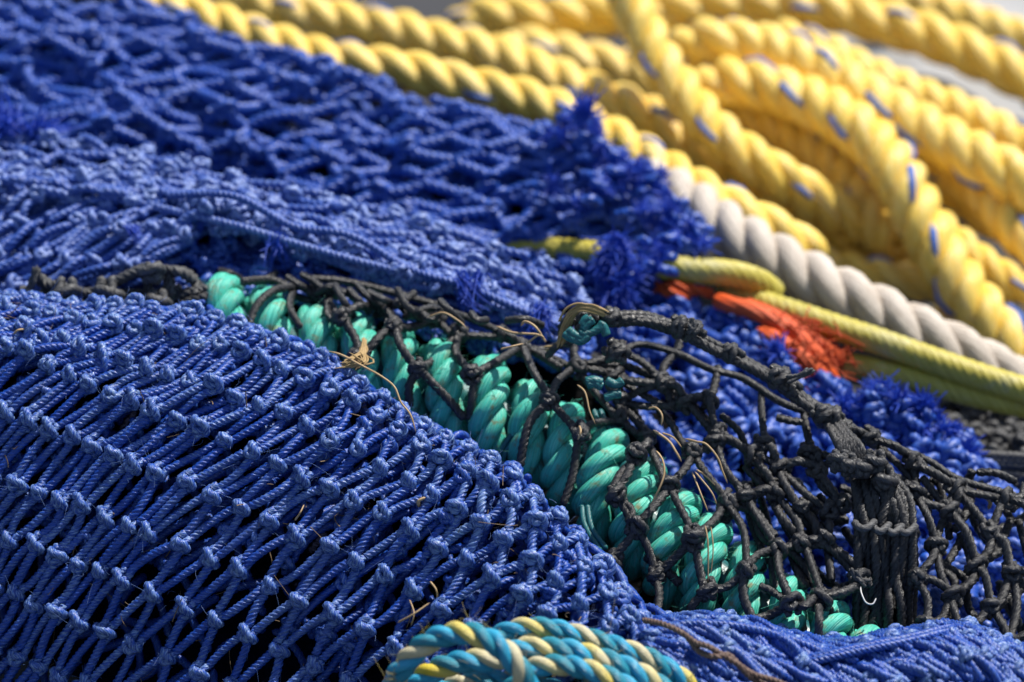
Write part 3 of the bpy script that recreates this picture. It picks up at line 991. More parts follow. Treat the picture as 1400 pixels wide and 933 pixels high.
EDGES = """n1 n4|n1 n7|n7 n2|n2 n4|n2 n5|n3 n5|n3 n6|n2 n9|n9 n3|n3 n8|n8 n10|n6 n10|n10 n11|n11 n12|n12 n13|n11 n15|n13 n15|n12 n16|n12 n17|n17 n55|n55 n20|n13 n20|n16 n58|n58 n56|n56 n57|n57 n28|n18 n17|n18 n56|n20 n20b|n20 n22|n21 n22|n22 n25|n22 n24|n23 n24|n20b n23|n24 n29|n24 n31|n25 n26|n21 n26|n28 n21|n28 n27|n28 n42|n42 n43|n43 n44|n44 n45|n26 n27|n27 n37|n25 n31|n25 n32|n32 n33|n26 n33|n33 n48|n33 n34|n34 n35|n34 n39|n39 n40|n36 n35|n35 n48|n36 n49|n31 n47|n32 n50|n50 n47|n37 n39|n27 n34|n42 n37|n43 n62|n62 n40|n44 n64|n43 n63|n63 n40|n40 n46|n39 n36|n46 n36|n5 n51|n5 n52|n6 n52|n11 n53|n15 n54|n56 n61|n61 n57|n55 n56|n59 n43|n60 n44|n59 n42|n60 n45|n57 n42|n18 n55
m1 m2|m2 m4|m2 m3|m3 m5|m3 m8|m3 m9|m4 m5|m4 m7|m5 m8|m5 m12|m4 m6|m6 m7|m6 m20|m6 m22|m7 m12|m7 m14|m8 m10|m8 m11|m12 m11|m12 m15|m10 m11|m11 m16|m11 m17|m15 m18|m15 m19|m14 m21|m14 m15|m14 m19|m10 m16|m24 m1|m19 m23"""
black = thing('fishing_net', 'knotted black tarred net draped over the green rope and spreading to the right edge', 'net', W(np.array((950, 650, .87))), 'black fishing nets')
D_K = .0030
NW, NP = {}, {}
for k, (x, y) in NODES.items():
    NP[k] = (x, y, d_black(x, y))
    NW[k] = W(np.array(NP[k], float))
# the hidden ends tuck in behind the green rope
for k in ('n51', 'n52', 'n53', 'n54', 'n29'):
    x, y = NODES[k]
    NW[k] = W(np.array((x, y, base_d(y) - .004), float))
E = [e.split() for row in EDGES.split('\n') for e in row.strip().split('|')]
mb = MB()
P = []
for a_, b_ in E:
    A, Bp = NW[a_], NW[b_]
    for rep in range(2 if rng.random() < .12 else 1):
        off = rng.normal(0, .0012, (2, 3)) if rep else rng.normal(0, .0005, (2, 3))
        mid = (A + Bp) / 2 + rng.normal(0, .0013, 3) + TOCAM * .0012
        P.append(catmull(np.array([A + off[0], mid, Bp + off[1]]), 46))
for a_, b_ in E:
    if (NODES[a_][0] + NODES[b_][0]) / 2 > 960 and min(NODES[a_][1], NODES[b_][1]) > 655:
        sh = []
        for n_ in (a_, b_):
            x_, y_, d_ = NP[n_]
            sh.append(W(np.array((x_ + 27 + rng.normal(0, 5), y_ - 17 + rng.normal(0, 5), d_ + .011))))
        P.append(catmull(np.array([sh[0], (sh[0] + sh[1]) / 2 + rng.normal(0, .0015, 3), sh[1]]), 46))
mb.tubes(np.array(P), D_K * .5 * rng.uniform(.9, 1.1, len(P)), n=12, lobes=4, amp=.26, lay=620, wear=rng.uniform(-.3, .4, len(P)))
mb.build('twine_mesh', BLACK, black)
deg = {}
dirs = {}
for a_, b_ in E:
    for p_, q_ in ((a_, b_), (b_, a_)):
        dirs.setdefault(p_, []).append(unit(NW[q_] - NW[p_]))
for k in NODES:
    if k in ('n51', 'n52', 'n53', 'n54', 'n47', 'n48', 'n49', 'n50') or k not in dirs:
        continue
    D0 = dirs[k]
    y = D0[0] * (1 if D0[0] @ UPV > 0 else -1) + .3 * UPV
    x = np.cross(y, TOCAM)
    kb = MB()
    add_knots(kb, NW[k][None], x[None], y[None], D_K * .92, 700, n=10, wear=.45, lobes=4, amp=.24, jit=.2)
    kb.build('knot', BLACK, black)
# thick seam cord that runs down from the tan whipped end
cord = [(778, 470, .888), (772, 448, .884), (790, 432, .880), (838, 436, .878), (880, 437, .878), (915, 446, .877), (950, 462, .877), (999, 487, .876), (1053, 516, .875), (1100, 549, .874), (1130, 566, .872), (1165, 588, .87)]
mb = MB()
for k in range(5):
    an = 2 * PI * k / 5
    pts = [(x + 4.0 * math.cos(an + i * .9) + rng.normal(0, 1), y + 4.0 * math.sin(an + i * .9) + rng.normal(0, 1), d + .0012 * math.cos(an + i)) for i, (x, y, d) in enumerate(cord)]
    mb.tubes(catmull(W(np.array(pts)), 300), .0017, n=12, lobes=4, amp=.26, lay=620, wear=rng.uniform(-.2, .4))
seam = mb.build('seam_cord', BLACK, black)
for (x, y, d, sc) in ((836, 434, .874, 1.0), (930, 450, .873, 1.05), (948, 455, .873, 1.0), (1000, 485, .872, .95), (1066, 519, .871, 1.05), (1080, 528, .871, .95), (1126, 566, .868, 1.05), (1140, 570, .868, .95), (845, 481, .872, 1.0), (800, 440, .876, 1.0)):
    kb = MB()
    c = W(np.array((x, y, d), float))
    add_knots(kb, c[None], (unit(RGT * .5 + UPV * .8))[None], unit(RGT * .85 - UPV * .5)[None], D_K * sc, 700, n=10, wear=.5, lobes=4, amp=.24, jit=.2)
    kb.build('binding_knot', BLACK, seam)
# loose strands under the cord and the second line below it
mb = MB()
LN = [[(340, 455), (352, 420), (372, 398), (402, 392)], [(402, 392), (396, 420), (412, 448)], [(402, 392), (430, 398), (466, 432)], [(330, 385), (370, 384), (402, 392)], [(420, 380), (470, 384), (540, 402), (600, 420)], [(452, 400), (450, 430), (466, 440)], [
      (520, 404), (535, 430), (539, 447)], [(540, 408), (570, 425), (625, 430), (680, 452)], [(845, 481), (880, 470), (928, 486), (969, 501), (1006, 516), (1038, 531), (1070, 550), (1128, 575)], [(980, 500), (980, 520), (971, 546)], [(1042, 530), (1042, 560), (1046, 606)], [(1100, 556), (1102, 580), (1108, 618)],
      [(800, 500), (855, 503), (909, 526), (937, 548)], [(838, 516), (856, 526), (903, 550), (930, 560)], [(838, 520), (849, 546), (865, 565), (881, 590)], [(920, 533), (958, 563), (973, 597)], [(985, 567), (1010, 590), (1022, 612), (1061, 636)],
      [(1017, 636), (1040, 660), (1064, 683)], [(1030, 640), (1050, 655), (1070, 672)], [(1066, 666), (1080, 680), (1098, 694)], [(1058, 691), (1075, 712), (1090, 734)], [(1034, 698), (1048, 718), (1062, 738)], [(1090, 702), (1108, 720), (1126, 738)],
      [(1116, 648), (1130, 670), (1152, 691)], [(900, 560), (918, 580), (930, 600), (946, 618)], [(714, 475), (740, 485), (765, 495), (789, 503)], [(690, 462), (730, 480), (770, 505)], [(700, 470), (735, 478), (778, 470)], [(1190, 599), (1225, 612), (1262, 640), (1308, 660)], [(1180, 590), (1220, 608), (1270, 632), (1310, 655), (1375, 676)],
      [(1195, 606), (1220, 628), (1240, 650), (1250, 672)], [(1260, 650), (1285, 685), (1300, 700)], [(786, 470), (786, 490), (790, 505)], [(930, 452), (925, 480), (910, 500), (905, 522)], [(1150, 590), (1162, 600), (1190, 599)], [(1060, 569), (1080, 576), (1104, 580)],
      [(1180, 640), (1210, 650), (1240, 660)], [(1000, 690), (1030, 700), (1040, 730), (1063, 751)], [(1063, 751), (1085, 760), (1110, 790), (1121, 817)], [(1040, 800), (1060, 810), (1082, 826)], [(880, 760), (905, 775), (930, 800)], [(1100, 745), (1130, 748), (1160, 775), (1176, 792)]]
for ln in LN:
    pts = [(x + rng.normal(0, 1.5), y + rng.normal(0, 1.5), d_black(x, y) + .002 + rng.normal(0, .001)) for x, y in ln]
    mb.tubes(catmull(W(np.array(pts)), 60), D_K * .5 * rng.uniform(.85, 1.1), n=12, lobes=4, amp=.26, lay=620, wear=rng.uniform(-.3, .5))
for k in range(10):      # deeper twines of the net in its own shade
    x, y = rng.uniform(930, 1380), rng.uniform(560, 860)
    if y < 640:
        continue
    th = rng.choice([.75, 1.0, -.5, .6]) + rng.normal(0, .2)
    L = rng.uniform(40, 90)
    dd = d_black(x, y) + rng.uniform(.014, .026)
    pts = [(x, y, dd), (x + L * .5 * math.cos(th) + rng.normal(0, 4), y + L * .5 * math.sin(th) + rng.normal(0, 4), dd - .001), (x + L * math.cos(th), y + L * math.sin(th), dd + rng.normal(0, .003))]
    mb.tubes(catmull(W(np.array(pts)), 40), D_K * .5, n=8, lobes=4, amp=.17, lay=700, wear=rng.uniform(-.3, .2))
# crowded twines along the upper edge of the green rope
for k in range(24):
    t_ = rng.uniform(0, 1)
    x = 300 + 480 * t_ + rng.normal(0, 8)
    y = np.interp(x, [300, 420, 540, 640, 720, 800], [378, 400, 412, 432, 455, 488]) + rng.normal(0, 8)
    dd = .905 - .0001 * (x - 500) + rng.normal(0, .004)
    th = rng.choice([.15, .5, -.5, .9]) + rng.normal(0, .25)
    L = rng.uniform(25, 60)
    pts = [(x - L * .5 * math.cos(th), y - L * .5 * math.sin(th), dd + .002), (x + rng.normal(0, 3), y + rng.normal(0, 4), dd - .003), (x + L * .5 * math.cos(th), y + L * .5 * math.sin(th), dd + .002)]
    mb.tubes(catmull(W(np.array(pts)), 34), D_K * .46, n=9, lobes=4, amp=.17, lay=700, wear=rng.uniform(-.4, .3))
mb.build('loose_strand', BLACK, black)
# gathered pleat
mb = MB()
for k in range(13):
    f = k / 12
    pts = [(1130 + 14 * f + rng.normal(0, 2), 572 + rng.normal(0, 3), .868), (1144 + 28 * f, 605, .860), (1158 + 34 * f + rng.normal(0, 2), 636, .858), (1170 + 42 * f + rng.normal(0, 2), 650, .860)]
    mb.tubes(catmull(W(np.array(pts)), 50), .0014, n=9, lobes=4, amp=.17, lay=700, wear=rng.uniform(0, .7))
for k in range(12):
    f = k / 11
    xm = 1172 + 74 * f
    pts = [(1166 + 46 * f, 642, .861), (1168 + 74 * f + rng.normal(0, 3), 680, .852 + .004 * abs(f - .5)), (xm + rng.normal(0, 2), 722, .850 + rng.normal(0, .001)), (xm + rng.normal(0, 3), 780, .849 + rng.normal(0, .002)), (xm - 4 + rng.normal(0, 5), 830, .848 + rng.normal(0, .002)), (xm - 6 + rng.normal(0, 6), 890, .846)]
    mb.tubes(catmull(W(np.array(pts)), 280), .00165, n=12, lobes=4, amp=.28, lay=560, wear=rng.uniform(-.4, .3))
for k in range(9):
    f = k / 8
    xm = 1176 + 70 * f
    pts = [(xm, 715, .856), (xm + rng.normal(0, 3), 780, .856), (xm - 4 + rng.normal(0, 5), 890, .852)]
    mb.tubes(catmull(W(np.array(pts)), 60), .0017, n=8, lobes=4, amp=.17, lay=650, wear=-.4)
pleat = mb.build('gathered_pleat', BLACK, black)
mb = MB()
for k, (x0, x1, y) in enumerate(((1168, 1196, 718), (1192, 1216, 722), (1210, 1234, 724), (1226, 1252, 724))):
    pts = [(x0, y - 4, .849), (x0 + 5, y + 2, .8455), ((x0 + x1) / 2, y + 5, .844), (x1 - 5, y, .8455), (x1, y - 5, .849)]
    mb.tubes(catmull(W(np.array(pts)), 40), .0013, n=10, lobes=4, amp=.15, lay=700, wear=.7)
mb.build('binding_twine', GREYBLACK, pleat)
kb = MB()
for (x, y, d) in ((1160, 636, .853), (1178, 640, .852), (1196, 632, .854), (1150, 628, .855), (1210, 655, .853)):
    c = W(np.array((x, y, d), float))
    add_knots(kb, c[None], RGT[None], UPV[None], D_K * 1.05, 700, n=10, wear=.6, lobes=4, amp=.15)
kb.build('knot', BLACK, pleat)
# frayed stubs on the cord
for k, (x0, y0, x1, y1, d) in enumerate(((1078, 520, 1110, 506, .864), (944, 455, 950, 438, .868), (1165, 780, 1180, 800, .842), (36, 405, 52, 366, .905))):
    mb = MB()
    for q in range(9):
        pts = [(x0 + rng.normal(0, 3), y0 + rng.normal(0, 3), d + rng.normal(0, .0008)), ((x0 + x1) / 2 + rng.normal(0, 2), (y0 + y1) / 2 + rng.normal(0, 2), d - .001), (x1 + rng.normal(0, 4), y1 + rng.normal(0, 3), d + rng.normal(0, .001))]
        mb.tubes(catmull(W(np.array(pts)), 20), .0007, n=7, wear=.4)
    if k < 3:
        mb.build('frayed_stub', GREYBLACK, black)
    else:
        stub_left = mb
# tan whipped end of the cord
mb = MB()
for q in range(15):
    o1, o2 = rng.normal(0, 3.2), rng.normal(0, 3.0)
    pts = [(746 + o1, 474 + o2, .882), (764 + o1, 470 + o2, .878), (772 + o1, 446 + o2, .874), (782 + o1, 428 + o2, .872), (798 + o1, 420 + o2, .871), (817 + o1, 424 + o2, .871), (838 + o1 * .5, 434 + o2 * .5, .872)]
    pts = pts[rng.integers(0, 3):]
    mb.tubes(catmull(W(np.array(pts)), 40), .00042, n=5)
mb.build('frayed_whipping', TAN, seam)
mb = MB()
for pts in ([(770, 455), (780, 462), (795, 466), (806, 458)], [(796, 446), (800, 438), (806, 434)], [(790, 454), (803, 456), (818, 450), (826, 440)], [(818, 452), (824, 446), (830, 460)], [(775, 450), (785, 458), (800, 462)], [(797, 452), (803, 443), (812, 437)], [(800, 522), (812, 520), (824, 524)], [(802, 526), (814, 525), (824, 530)], [(828, 520), (842, 526), (852, 520)], [(826, 545), (838, 540), (850, 538)]):
    mb.tubes(catmull(W(np.array([(x, y, .869 if y < 480 else .868) for x, y in pts])), 30), .0016, n=10, lobes=4, amp=.15, lay=500)
mb.build('green_lashing', TEAL_DARK, seam)
mb = MB()
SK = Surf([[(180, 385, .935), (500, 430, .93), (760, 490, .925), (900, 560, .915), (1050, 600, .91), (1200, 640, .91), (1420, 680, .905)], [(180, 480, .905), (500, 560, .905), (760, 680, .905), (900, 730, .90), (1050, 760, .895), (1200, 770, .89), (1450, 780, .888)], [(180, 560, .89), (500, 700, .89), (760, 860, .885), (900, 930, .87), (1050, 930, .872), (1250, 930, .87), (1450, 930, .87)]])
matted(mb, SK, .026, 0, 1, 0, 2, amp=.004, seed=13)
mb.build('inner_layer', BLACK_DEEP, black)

# black scrap net at the left, between the two blue nets
scrap = thing('net_scrap', 'ragged black braided cord lying on the ridge of the taut blue net, at the left', 'net scrap', W(np.array((180, 400, .91))), 'black fishing nets')
mb = MB()
SL = [[(20, 412), (60, 402), (95, 392), (120, 400), (150, 398)], [(45, 372), (62, 385), (80, 395), (92, 408), (60, 416)], [(90, 398), (130, 398), (150, 388), (180, 376), (205, 366), (225, 374), (228, 400), (215, 420)], [(140, 392), (145, 410), (150, 430)], [(205, 368), (204, 390), (208, 420)],
      [(222, 366), (250, 372), (268, 385), (274, 405)], [(235, 412), (255, 400), (285, 398), (308, 412), (322, 432)], [(240, 420), (262, 408), (292, 406), (315, 425)], [(60, 416), (100, 412), (140, 418), (200, 412)], [(15, 408), (35, 412), (55, 420)], [(150, 400), (180, 405), (215, 404), (245, 398)], [(30, 396), (60, 410), (90, 418)]]
for ln in SL:
    for rep in range(2):
        pts = [(x + rng.normal(0, 2.5), y + rng.normal(0, 2.5), .912 + rng.normal(0, .002)) for x, y in ln]
        mb.tubes(catmull(W(np.array(pts)), 260), .0018, n=14, lobes=4, amp=.34, lay=620, wear=rng.uniform(0, .6))
mb.build('braided_cord', GREYBLACK, scrap)
stub_left.build('frayed_stub', GREYBLACK, scrap)
for (x, y) in ((92, 402), (148, 398), (208, 372), (214, 412)):
    kb = MB()
    c = W(np.array((x, y, .905), float))
    add_knots(kb, c[None], RGT[None], UPV[None], .0036, 800, n=10, wear=.5, lobes=4, amp=.2)
    kb.build('knot', GREYBLACK, scrap)

# black net heap in the shade at the right edge
heap = thing('fishing_net', 'dusty black net heap out of focus at the right edge, under the yellow green lines', 'net', W(np.array((1370, 600, .96))), 'black fishing nets')
SH = Surf([[(1230, 520, 1.0), (1300, 545, .995), (1360, 560, .99), (1460, 575, .985)], [(1240, 570, .975), (1310, 600, .97), (1380, 615, .965), (1470, 620, .96)], [(1260, 640, .945), (1320, 655, .94), (1380, 660, .938), (1470, 660, .935)], [(1280, 720, .93), (1340, 730, .925), (1400, 730, .92), (1480, 735, .92)]])
mb = MB()
for q, (dz, sd) in enumerate(((0, 81), (.006, 82))):
    na = Net(SH, lambda I, J, q=q: (.16 * (I + .5 * J + .4 * q) - .8, J * .30), 18, 11, .0036, jit=(7, 5, .003), dz=dz, seed=sd, drop=.1)
    na.edges(lambda i, j: [(0, 1), (-1, 1)])
    na.frames()
    na.twines(mb, K=18, n=8, lay=700, bow=.003, tang=.6, amp=.17)
    C, X, Y, p = na.knot_arrays()
    add_knots(mb, C, X, Y, .0036, 700, n=8)
for k in range(9):
    y = 612 + k * 5 + rng.normal(0, 3)
    pts = [(1290, y, .944 + rng.normal(0, .003)), (1330, y + 8 + rng.normal(0, 3), .938), (1380, y + 12 + rng.normal(0, 3), .936), (1440, y + 16, .934)]
    mb.tubes(catmull(W(np.array(pts)), 60), .0017, n=8, lobes=4, amp=.17, lay=700, wear=.4)
mb.build('twine_mesh', GREYBLACK, heap)
mb = MB()
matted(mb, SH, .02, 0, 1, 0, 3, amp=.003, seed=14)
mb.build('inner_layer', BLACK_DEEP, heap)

# ================================================================== YELLOW ROPES
G = 'yellow ropes with blue tracer yarns'
Y3 = [YEL]


def yrope(pts, rpx, label, tr={0: 0.0}, pitch=5.0, phase=None):
    return laid_rope(pts, rpx, Y3, 'rope', label, 'rope', G, pitch=pitch, tracer=tr, phase=phase)


yrope([(150, -40, 1.17), (215, 5, 1.16), (285, 27, 1.15), (352, 52, 1.14), (436, 80, 1.13), (500, 90, 1.12), (566, 100, 1.115), (633, 117, 1.11), (700, 132, 1.105), (750, 148, 1.10), (801, 170, 1.09), (851, 198, 1.08), (901, 228, 1.07), (960, 265, 1.055), (1010, 293, 1.05), (1070, 325, 1.05), (1120, 360, 1.055)], 31,
      'long yellow rope lying along the upper edge of the heaped blue net', {0: .3})
yrope([(250, -50, 1.25), (310, -22, 1.23), (370, 8, 1.22), (465, 28, 1.21), (532, 40, 1.20), (600, 58, 1.19), (666, 72, 1.18), (717, 90, 1.17), (767, 110, 1.16), (817, 132, 1.15), (868, 152, 1.14), (918, 175, 1.13), (980, 212, 1.12), (1050, 258, 1.12), (1120, 300, 1.12), (1200, 350, 1.12)], 31,
      'yellow rope running just behind the one along the blue net', {1: 1.0})
yrope([(620, 40, 1.29), (670, 24, 1.28), (733, 24, 1.27), (830, 20, 1.26), (930, 13, 1.25), (1030, 5, 1.24), (1131, 12, 1.23), (1198, 29, 1.22), (1266, 48, 1.21), (1330, 74, 1.20), (1400, 106, 1.19), (1460, 140, 1.18)], 32,
      'topmost yellow rope arching along the upper edge of the photo to the right', {0: 2.0})
yrope([(1090, -40, 1.34), (1180, -12, 1.33), (1266, 7, 1.32), (1333, 27, 1.31), (1400, 54, 1.30), (1470, 90, 1.30)], 24,
      'yellow rope behind the topmost one, at the upper right corner', {0: 1.0})
yrope([(935, 130, 1.19), (928, 92, 1.18), (948, 64, 1.165), (985, 58, 1.155), (1047, 66, 1.15), (1098, 84, 1.14), (1148, 112, 1.13), (1198, 142, 1.12), (1249, 170, 1.11), (1299, 198, 1.10), (1350, 225, 1.09), (1400, 250, 1.085), (1450, 290, 1.08)], 36,
      'thick yellow rope curving in the outer arch of the coil at the right', {0: 0.5, 1: 2.4}, pitch=3.7)
yrope([(1050, 50, 1.19), (1110, 66, 1.18), (1180, 100, 1.17), (1250, 132, 1.16), (1320, 160, 1.15), (1390, 195, 1.14), (1460, 235, 1.13)], 30,
      'pale yellow rope pressed against the upper side of the outer arch', {1: .4}, pitch=3.7)
yrope([(972, 182, 1.17), (962, 140, 1.155), (985, 114, 1.14), (1030, 116, 1.13), (1074, 128, 1.125), (1120, 146, 1.115), (1165, 172, 1.105), (1205, 208, 1.095), (1236, 255, 1.08), (1264, 312, 1.07), (1300, 372, 1.06), (1340, 425, 1.05), (1390, 480, 1.04), (1440, 530, 1.035)], 37,
      'yellow rope bending in the inner arch and running down beside the white rope', {0: 1.4, 2: .5}, pitch=3.5)
yrope([(985, 150, 1.16), (1040, 162, 1.15), (1085, 186, 1.14), (1130, 218, 1.13), (1165, 252, 1.12), (1195, 292, 1.11), (1225, 345, 1.10)], 32,
      'shaded yellow rope tucked under the inner arch', {0: 0}, pitch=3.5)
yrope([(850, -30, 1.135), (862, 5, 1.13), (880, 42, 1.125), (908, 92, 1.115), (945, 142, 1.105), (985, 186, 1.095), (1024, 216, 1.09), (1064, 242, 1.09), (1118, 275, 1.10), (1170, 305, 1.11), (1220, 345, 1.12)], 31,
      'yellow rope crossing steeply over the other yellow ropes from the top edge', {0: 1.2}, phase=.6, pitch=4.6)
yrope([(690, 62, 1.25), (750, 72, 1.24), (800, 84, 1.23), (870, 100, 1.22), (930, 128, 1.20), (990, 168, 1.19), (1040, 205, 1.18)], 32,
      'shadowed yellow rope passing below the steep crossing rope', {1: 0.2})
yrope([(1250, 190, 1.14), (1300, 232, 1.12), (1345, 272, 1.10), (1385, 312, 1.085), (1425, 350, 1.075), (1470, 395, 1.07)], 30,
      'yellow rope emerging from under the outer arch to leave at the right edge', {0: 0.5}, pitch=3.8)
yrope([(1235, 275, 1.10), (1275, 300, 1.09), (1316, 336, 1.08), (1350, 364, 1.075), (1400, 396, 1.07), (1450, 425, 1.07)], 23,
      'slim yellow rope slanting down to the right edge behind the inner arch', {0: 1.5})
yrope([(1100, 350, 1.11), (1150, 366, 1.10), (1208, 378, 1.09), (1260, 390, 1.085), (1310, 404, 1.085), (1380, 430, 1.09)], 25,
      'low shaded yellow rope lying behind the white rope', {0: .8})
yrope([(1110, 130, 1.19), (1170, 160, 1.18), (1230, 200, 1.16), (1290, 246, 1.14), (1350, 290, 1.13), (1420, 330, 1.12)], 32,
      'yellow rope in deep shade between the outer and inner arches', {0: .2})
yrope([(1040, 290, 1.14), (1090, 310, 1.13), (1150, 335, 1.125), (1210, 352, 1.12), (1270, 372, 1.12)], 26,
      'shaded yellow rope filling the hollow beside the white rope', {0: .2})
yrope([(960, 215, 1.15), (1020, 262, 1.14), (1080, 300, 1.135), (1140, 322, 1.13), (1200, 330, 1.13)], 27,
      'dull yellow rope in the gap between the crossing rope and the blue net edge', {0: .2})
yrope([(1240, 470, 1.12), (1290, 440, 1.12), (1340, 450, 1.11), (1400, 470, 1.11), (1460, 500, 1.11)], 22,
      'lowest yellow rope, mostly hidden at the right edge under the inner arch', {0: .2})

# white rope
laid_rope([(880, 245, 1.06), (930, 272, 1.045), (975, 302, 1.03), (1031, 338, 1.015), (1090, 373, 1.005), (1150, 404, .995), (1210, 434, .99), (1270, 464, .985), (1330, 494, .985), (1380, 522, .99), (1450, 560, 1.0)], 39, [WHITE], 'rope',
          'thick weathered white rope slanting down beside the yellow ropes', 'rope', None, pitch=4.2)


# braided yellow green lines
def line(pts, rpx, label, name='braided_line'):
    c = W(catmull(np.array(pts, float), 200))
    R = rpx * float(np.mean([p[2] for p in pts])) / FOCAL
    root = thing(name, label, 'line', c[100], 'yellow green braided lines')
    K = int(length(c) / (R * .15))
    C = catmull(c, K)
    for k, sgn in ((0, 1), (1, -1)):
        mb = MB()
        q = strand_paths(C, R, R * 5 * 1.0, 0, 4)[0]
        if k == 0:
            mb.tubes(C, R * .96, n=24, lobes=8, amp=.10, lay=1.1 / R, wear=-.1)
            mb.build('sheath', OLIVE, root)
        else:
            fz = MB()
            idx = rng.integers(2, len(C) - 2, 120)
            dirs_ = unit(rng.normal(0, 1, (120, 3)))
            L = rng.uniform(.001, .003, 120)[:, None, None]
            t = np.linspace(0, 1, 5)[None, :, None]
            fz.tubes(C[idx][:, None] + dirs_[:, None] * (R * .9 + L * t), .00008, n=3)
            z = fz.build('fuzz', OLIVE, root)
            z['kind'] = 'stuff'
    return root


line([(590, 316, 1.016), (634, 326, 1.008), (690, 338, 1.003), (748, 342, .999), (800, 346, .991), (850, 354, .981), (930, 368, .976), (997, 374, .977), (1037, 386, .98), (1062, 405, .985)], 19, 'short yellow green braided line threaded under the blue net meshes')
line([(985, 385, .99), (1010, 400, .985), (1047, 416, .978), (1100, 434, .970), (1148, 450, .965), (1198, 466, .96), (1266, 490, .955), (1333, 513, .95), (1400, 534, .945), (1470, 555, .94)], 19.5, 'long yellow green braided line running to the right edge below the white rope')
line([(1105, 484, .972), (1140, 494, .966), (1182, 502, .962), (1232, 514, .958), (1299, 532, .955), (1350, 545, .952), (1420, 560, .95)], 17, 'lower yellow green braided line lying under the long one')

# orange twine
og = thing('rope', 'bright orange twine bundle looped under the yellow green lines', 'twine', W(np.array((1080, 460, .97))), None)
OS = [[(982, 412, .972), (1000, 417, .965), (1031, 426, .960), (1071, 446, .955), (1104, 473, .952), (1124, 500, .950), (1140, 525, .952)],
      [(1040, 455, .958), (1058, 463, .952), (1080, 476, .950), (1105, 496, .948), (1124, 515, .948), (1135, 530, .95)],
      [(1020, 414, .972), (1060, 430, .966), (1100, 455, .96), (1130, 476, .958), (1150, 500, .96)], [(1060, 480, .953), (1075, 486, .949), (1088, 484, .95)], [(1110, 470, .962), (1135, 480, .96), (1155, 490, .962)], [(1045, 470, .956), (1070, 482, .951), (1095, 500, .949), (1110, 522, .95)]]
for q, pts in enumerate(OS):
    mb = MB()
    C = catmull(W(np.array(pts)), 160)
    mb.tubes(C, (12, 12, 8, 9, 8, 9)[q] * .955 / FOCAL, n=40, lobes=9, amp=.10, lay=60)
    for z_ in range(40):
        k_ = rng.integers(60, 150)
        c_ = C[k_] + rng.normal(0, .003, 3)
        mb.tubes(catmull(np.array([c_, c_ + (C[min(k_ + 8, 159)] - C[k_]) + rng.normal(0, .002, 3), c_ + 2 * (C[min(k_ + 9, 159)] - C[k_]) + rng.normal(0, .004, 3)]), 12), .0003, n=4)
    mb.build('strand', ORANGE, og)
ob = thing('rope', 'small orange twine end peeping out between the blue nets', 'twine', W(np.array((915, 398, .975))), None)
laid_rope([(890, 385, .985), (908, 396, .975), (925, 402, .972), (945, 404, .975)], 9, [ORANGE], root=ob, pitch=9, n=12)
laid_rope([(895, 400, .98), (915, 390, .974), (935, 394, .973), (975, 402, .978)], 8, [ORANGE], root=ob, pitch=9, n=12)

# ================================================================== BLUE AND CREAM ROPE COIL
coil = thing('rope_coil', 'blue and cream three strand rope coil with a loop, at the bottom edge', 'rope', W(np.array((720, 930, .77))), None)
CM = [CYAN, TURQ, CREAM]
SEG = [([(530, 975, .765), (538, 935, .763), (556, 905, .760), (580, 882, .757), (610, 868, .755), (640, 866, .752), (666, 874, .750), (690, 890, .749), (708, 912, .749), (722, 940, .752), (730, 975, .758)], 16.5, 5.2, 0.2),
       ([(655, 885, .772), (682, 868, .771), (713, 858, .770), (747, 858, .769), (785, 866, .768), (819, 876, .767), (857, 888, .766), (884, 898, .766), (911, 913, .766), (938, 932, .767), (970, 965, .77)], 14, 5.6, 1.4),
       ([(680, 905, .764), (706, 889, .763), (740, 886, .762), (780, 889, .760), (820, 900, .759), (860, 914, .758), (890, 930, .758), (930, 960, .76)], 15.5, 5.2, 2.6),
       ([(690, 960, .762), (708, 930, .760), (735, 912, .758), (775, 910, .756), (819, 921, .754), (855, 938, .754), (900, 970, .756)], 15, 5.2, .9),
       ([(545, 965, .772), (575, 930, .770), (605, 912, .767), (640, 904, .765), (675, 902, .764), (705, 893, .765), (740, 872, .772)], 16.5, 4.8, 2.0),
       ([(560, 975, .782), (590, 950, .778), (640, 935, .774), (690, 932, .772), (740, 940, .772), (800, 960, .775)], 16, 5.2, .3),
       ([(740, 872, .778), (790, 878, .776), (840, 894, .774), (880, 912, .774), (920, 940, .776)], 14, 5.4, 2.2),
       ([(760, 985, .762), (790, 950, .758), (820, 940, .757), (860, 955, .758)], 15, 5.2, .3)]
acc = [MB(), MB(), MB()]
for pts, rpx, pitch, ph in SEG:
    c0 = catmull(np.array(pts, float) + np.array([0, 0, .026]), 300)
    R = rpx * float(np.mean(c0[:, 2])) / FOCAL
    Cw = W(c0)
    K = int(length(Cw) / (R * .22))
    C = catmull(Cw, K)
    paths, ss, _ = strand_paths(C, R, pitch * R, ph)
    for k, (q, o_) in enumerate(paths):
        acc[k].tubes(q, R * .50, n=18, lay=-.7 / R, wear=rng.uniform(-.3, .2))
for k in range(3):
    acc[k].build('strand', CM[k], coil)
fz = MB()
nfz = 420
allp = np.concatenate([v_.reshape(-1, 3) for v_ in acc[0].v + acc[1].v + acc[2].v]).astype(float)
L = rng.uniform(.0015, .005, nfz)[:, None, None]
t = np.linspace(0, 1, 6)[None, :, None]
dv = unit(rng.normal(0, 1, (nfz, 3)) + .5 * UPV)
fz.tubes(allp[rng.integers(0, len(allp), nfz)][:, None] + dv[:, None] * L * t + rng.normal(0, .6, (nfz, 1, 3)) * L * t * t, .00007, n=3)
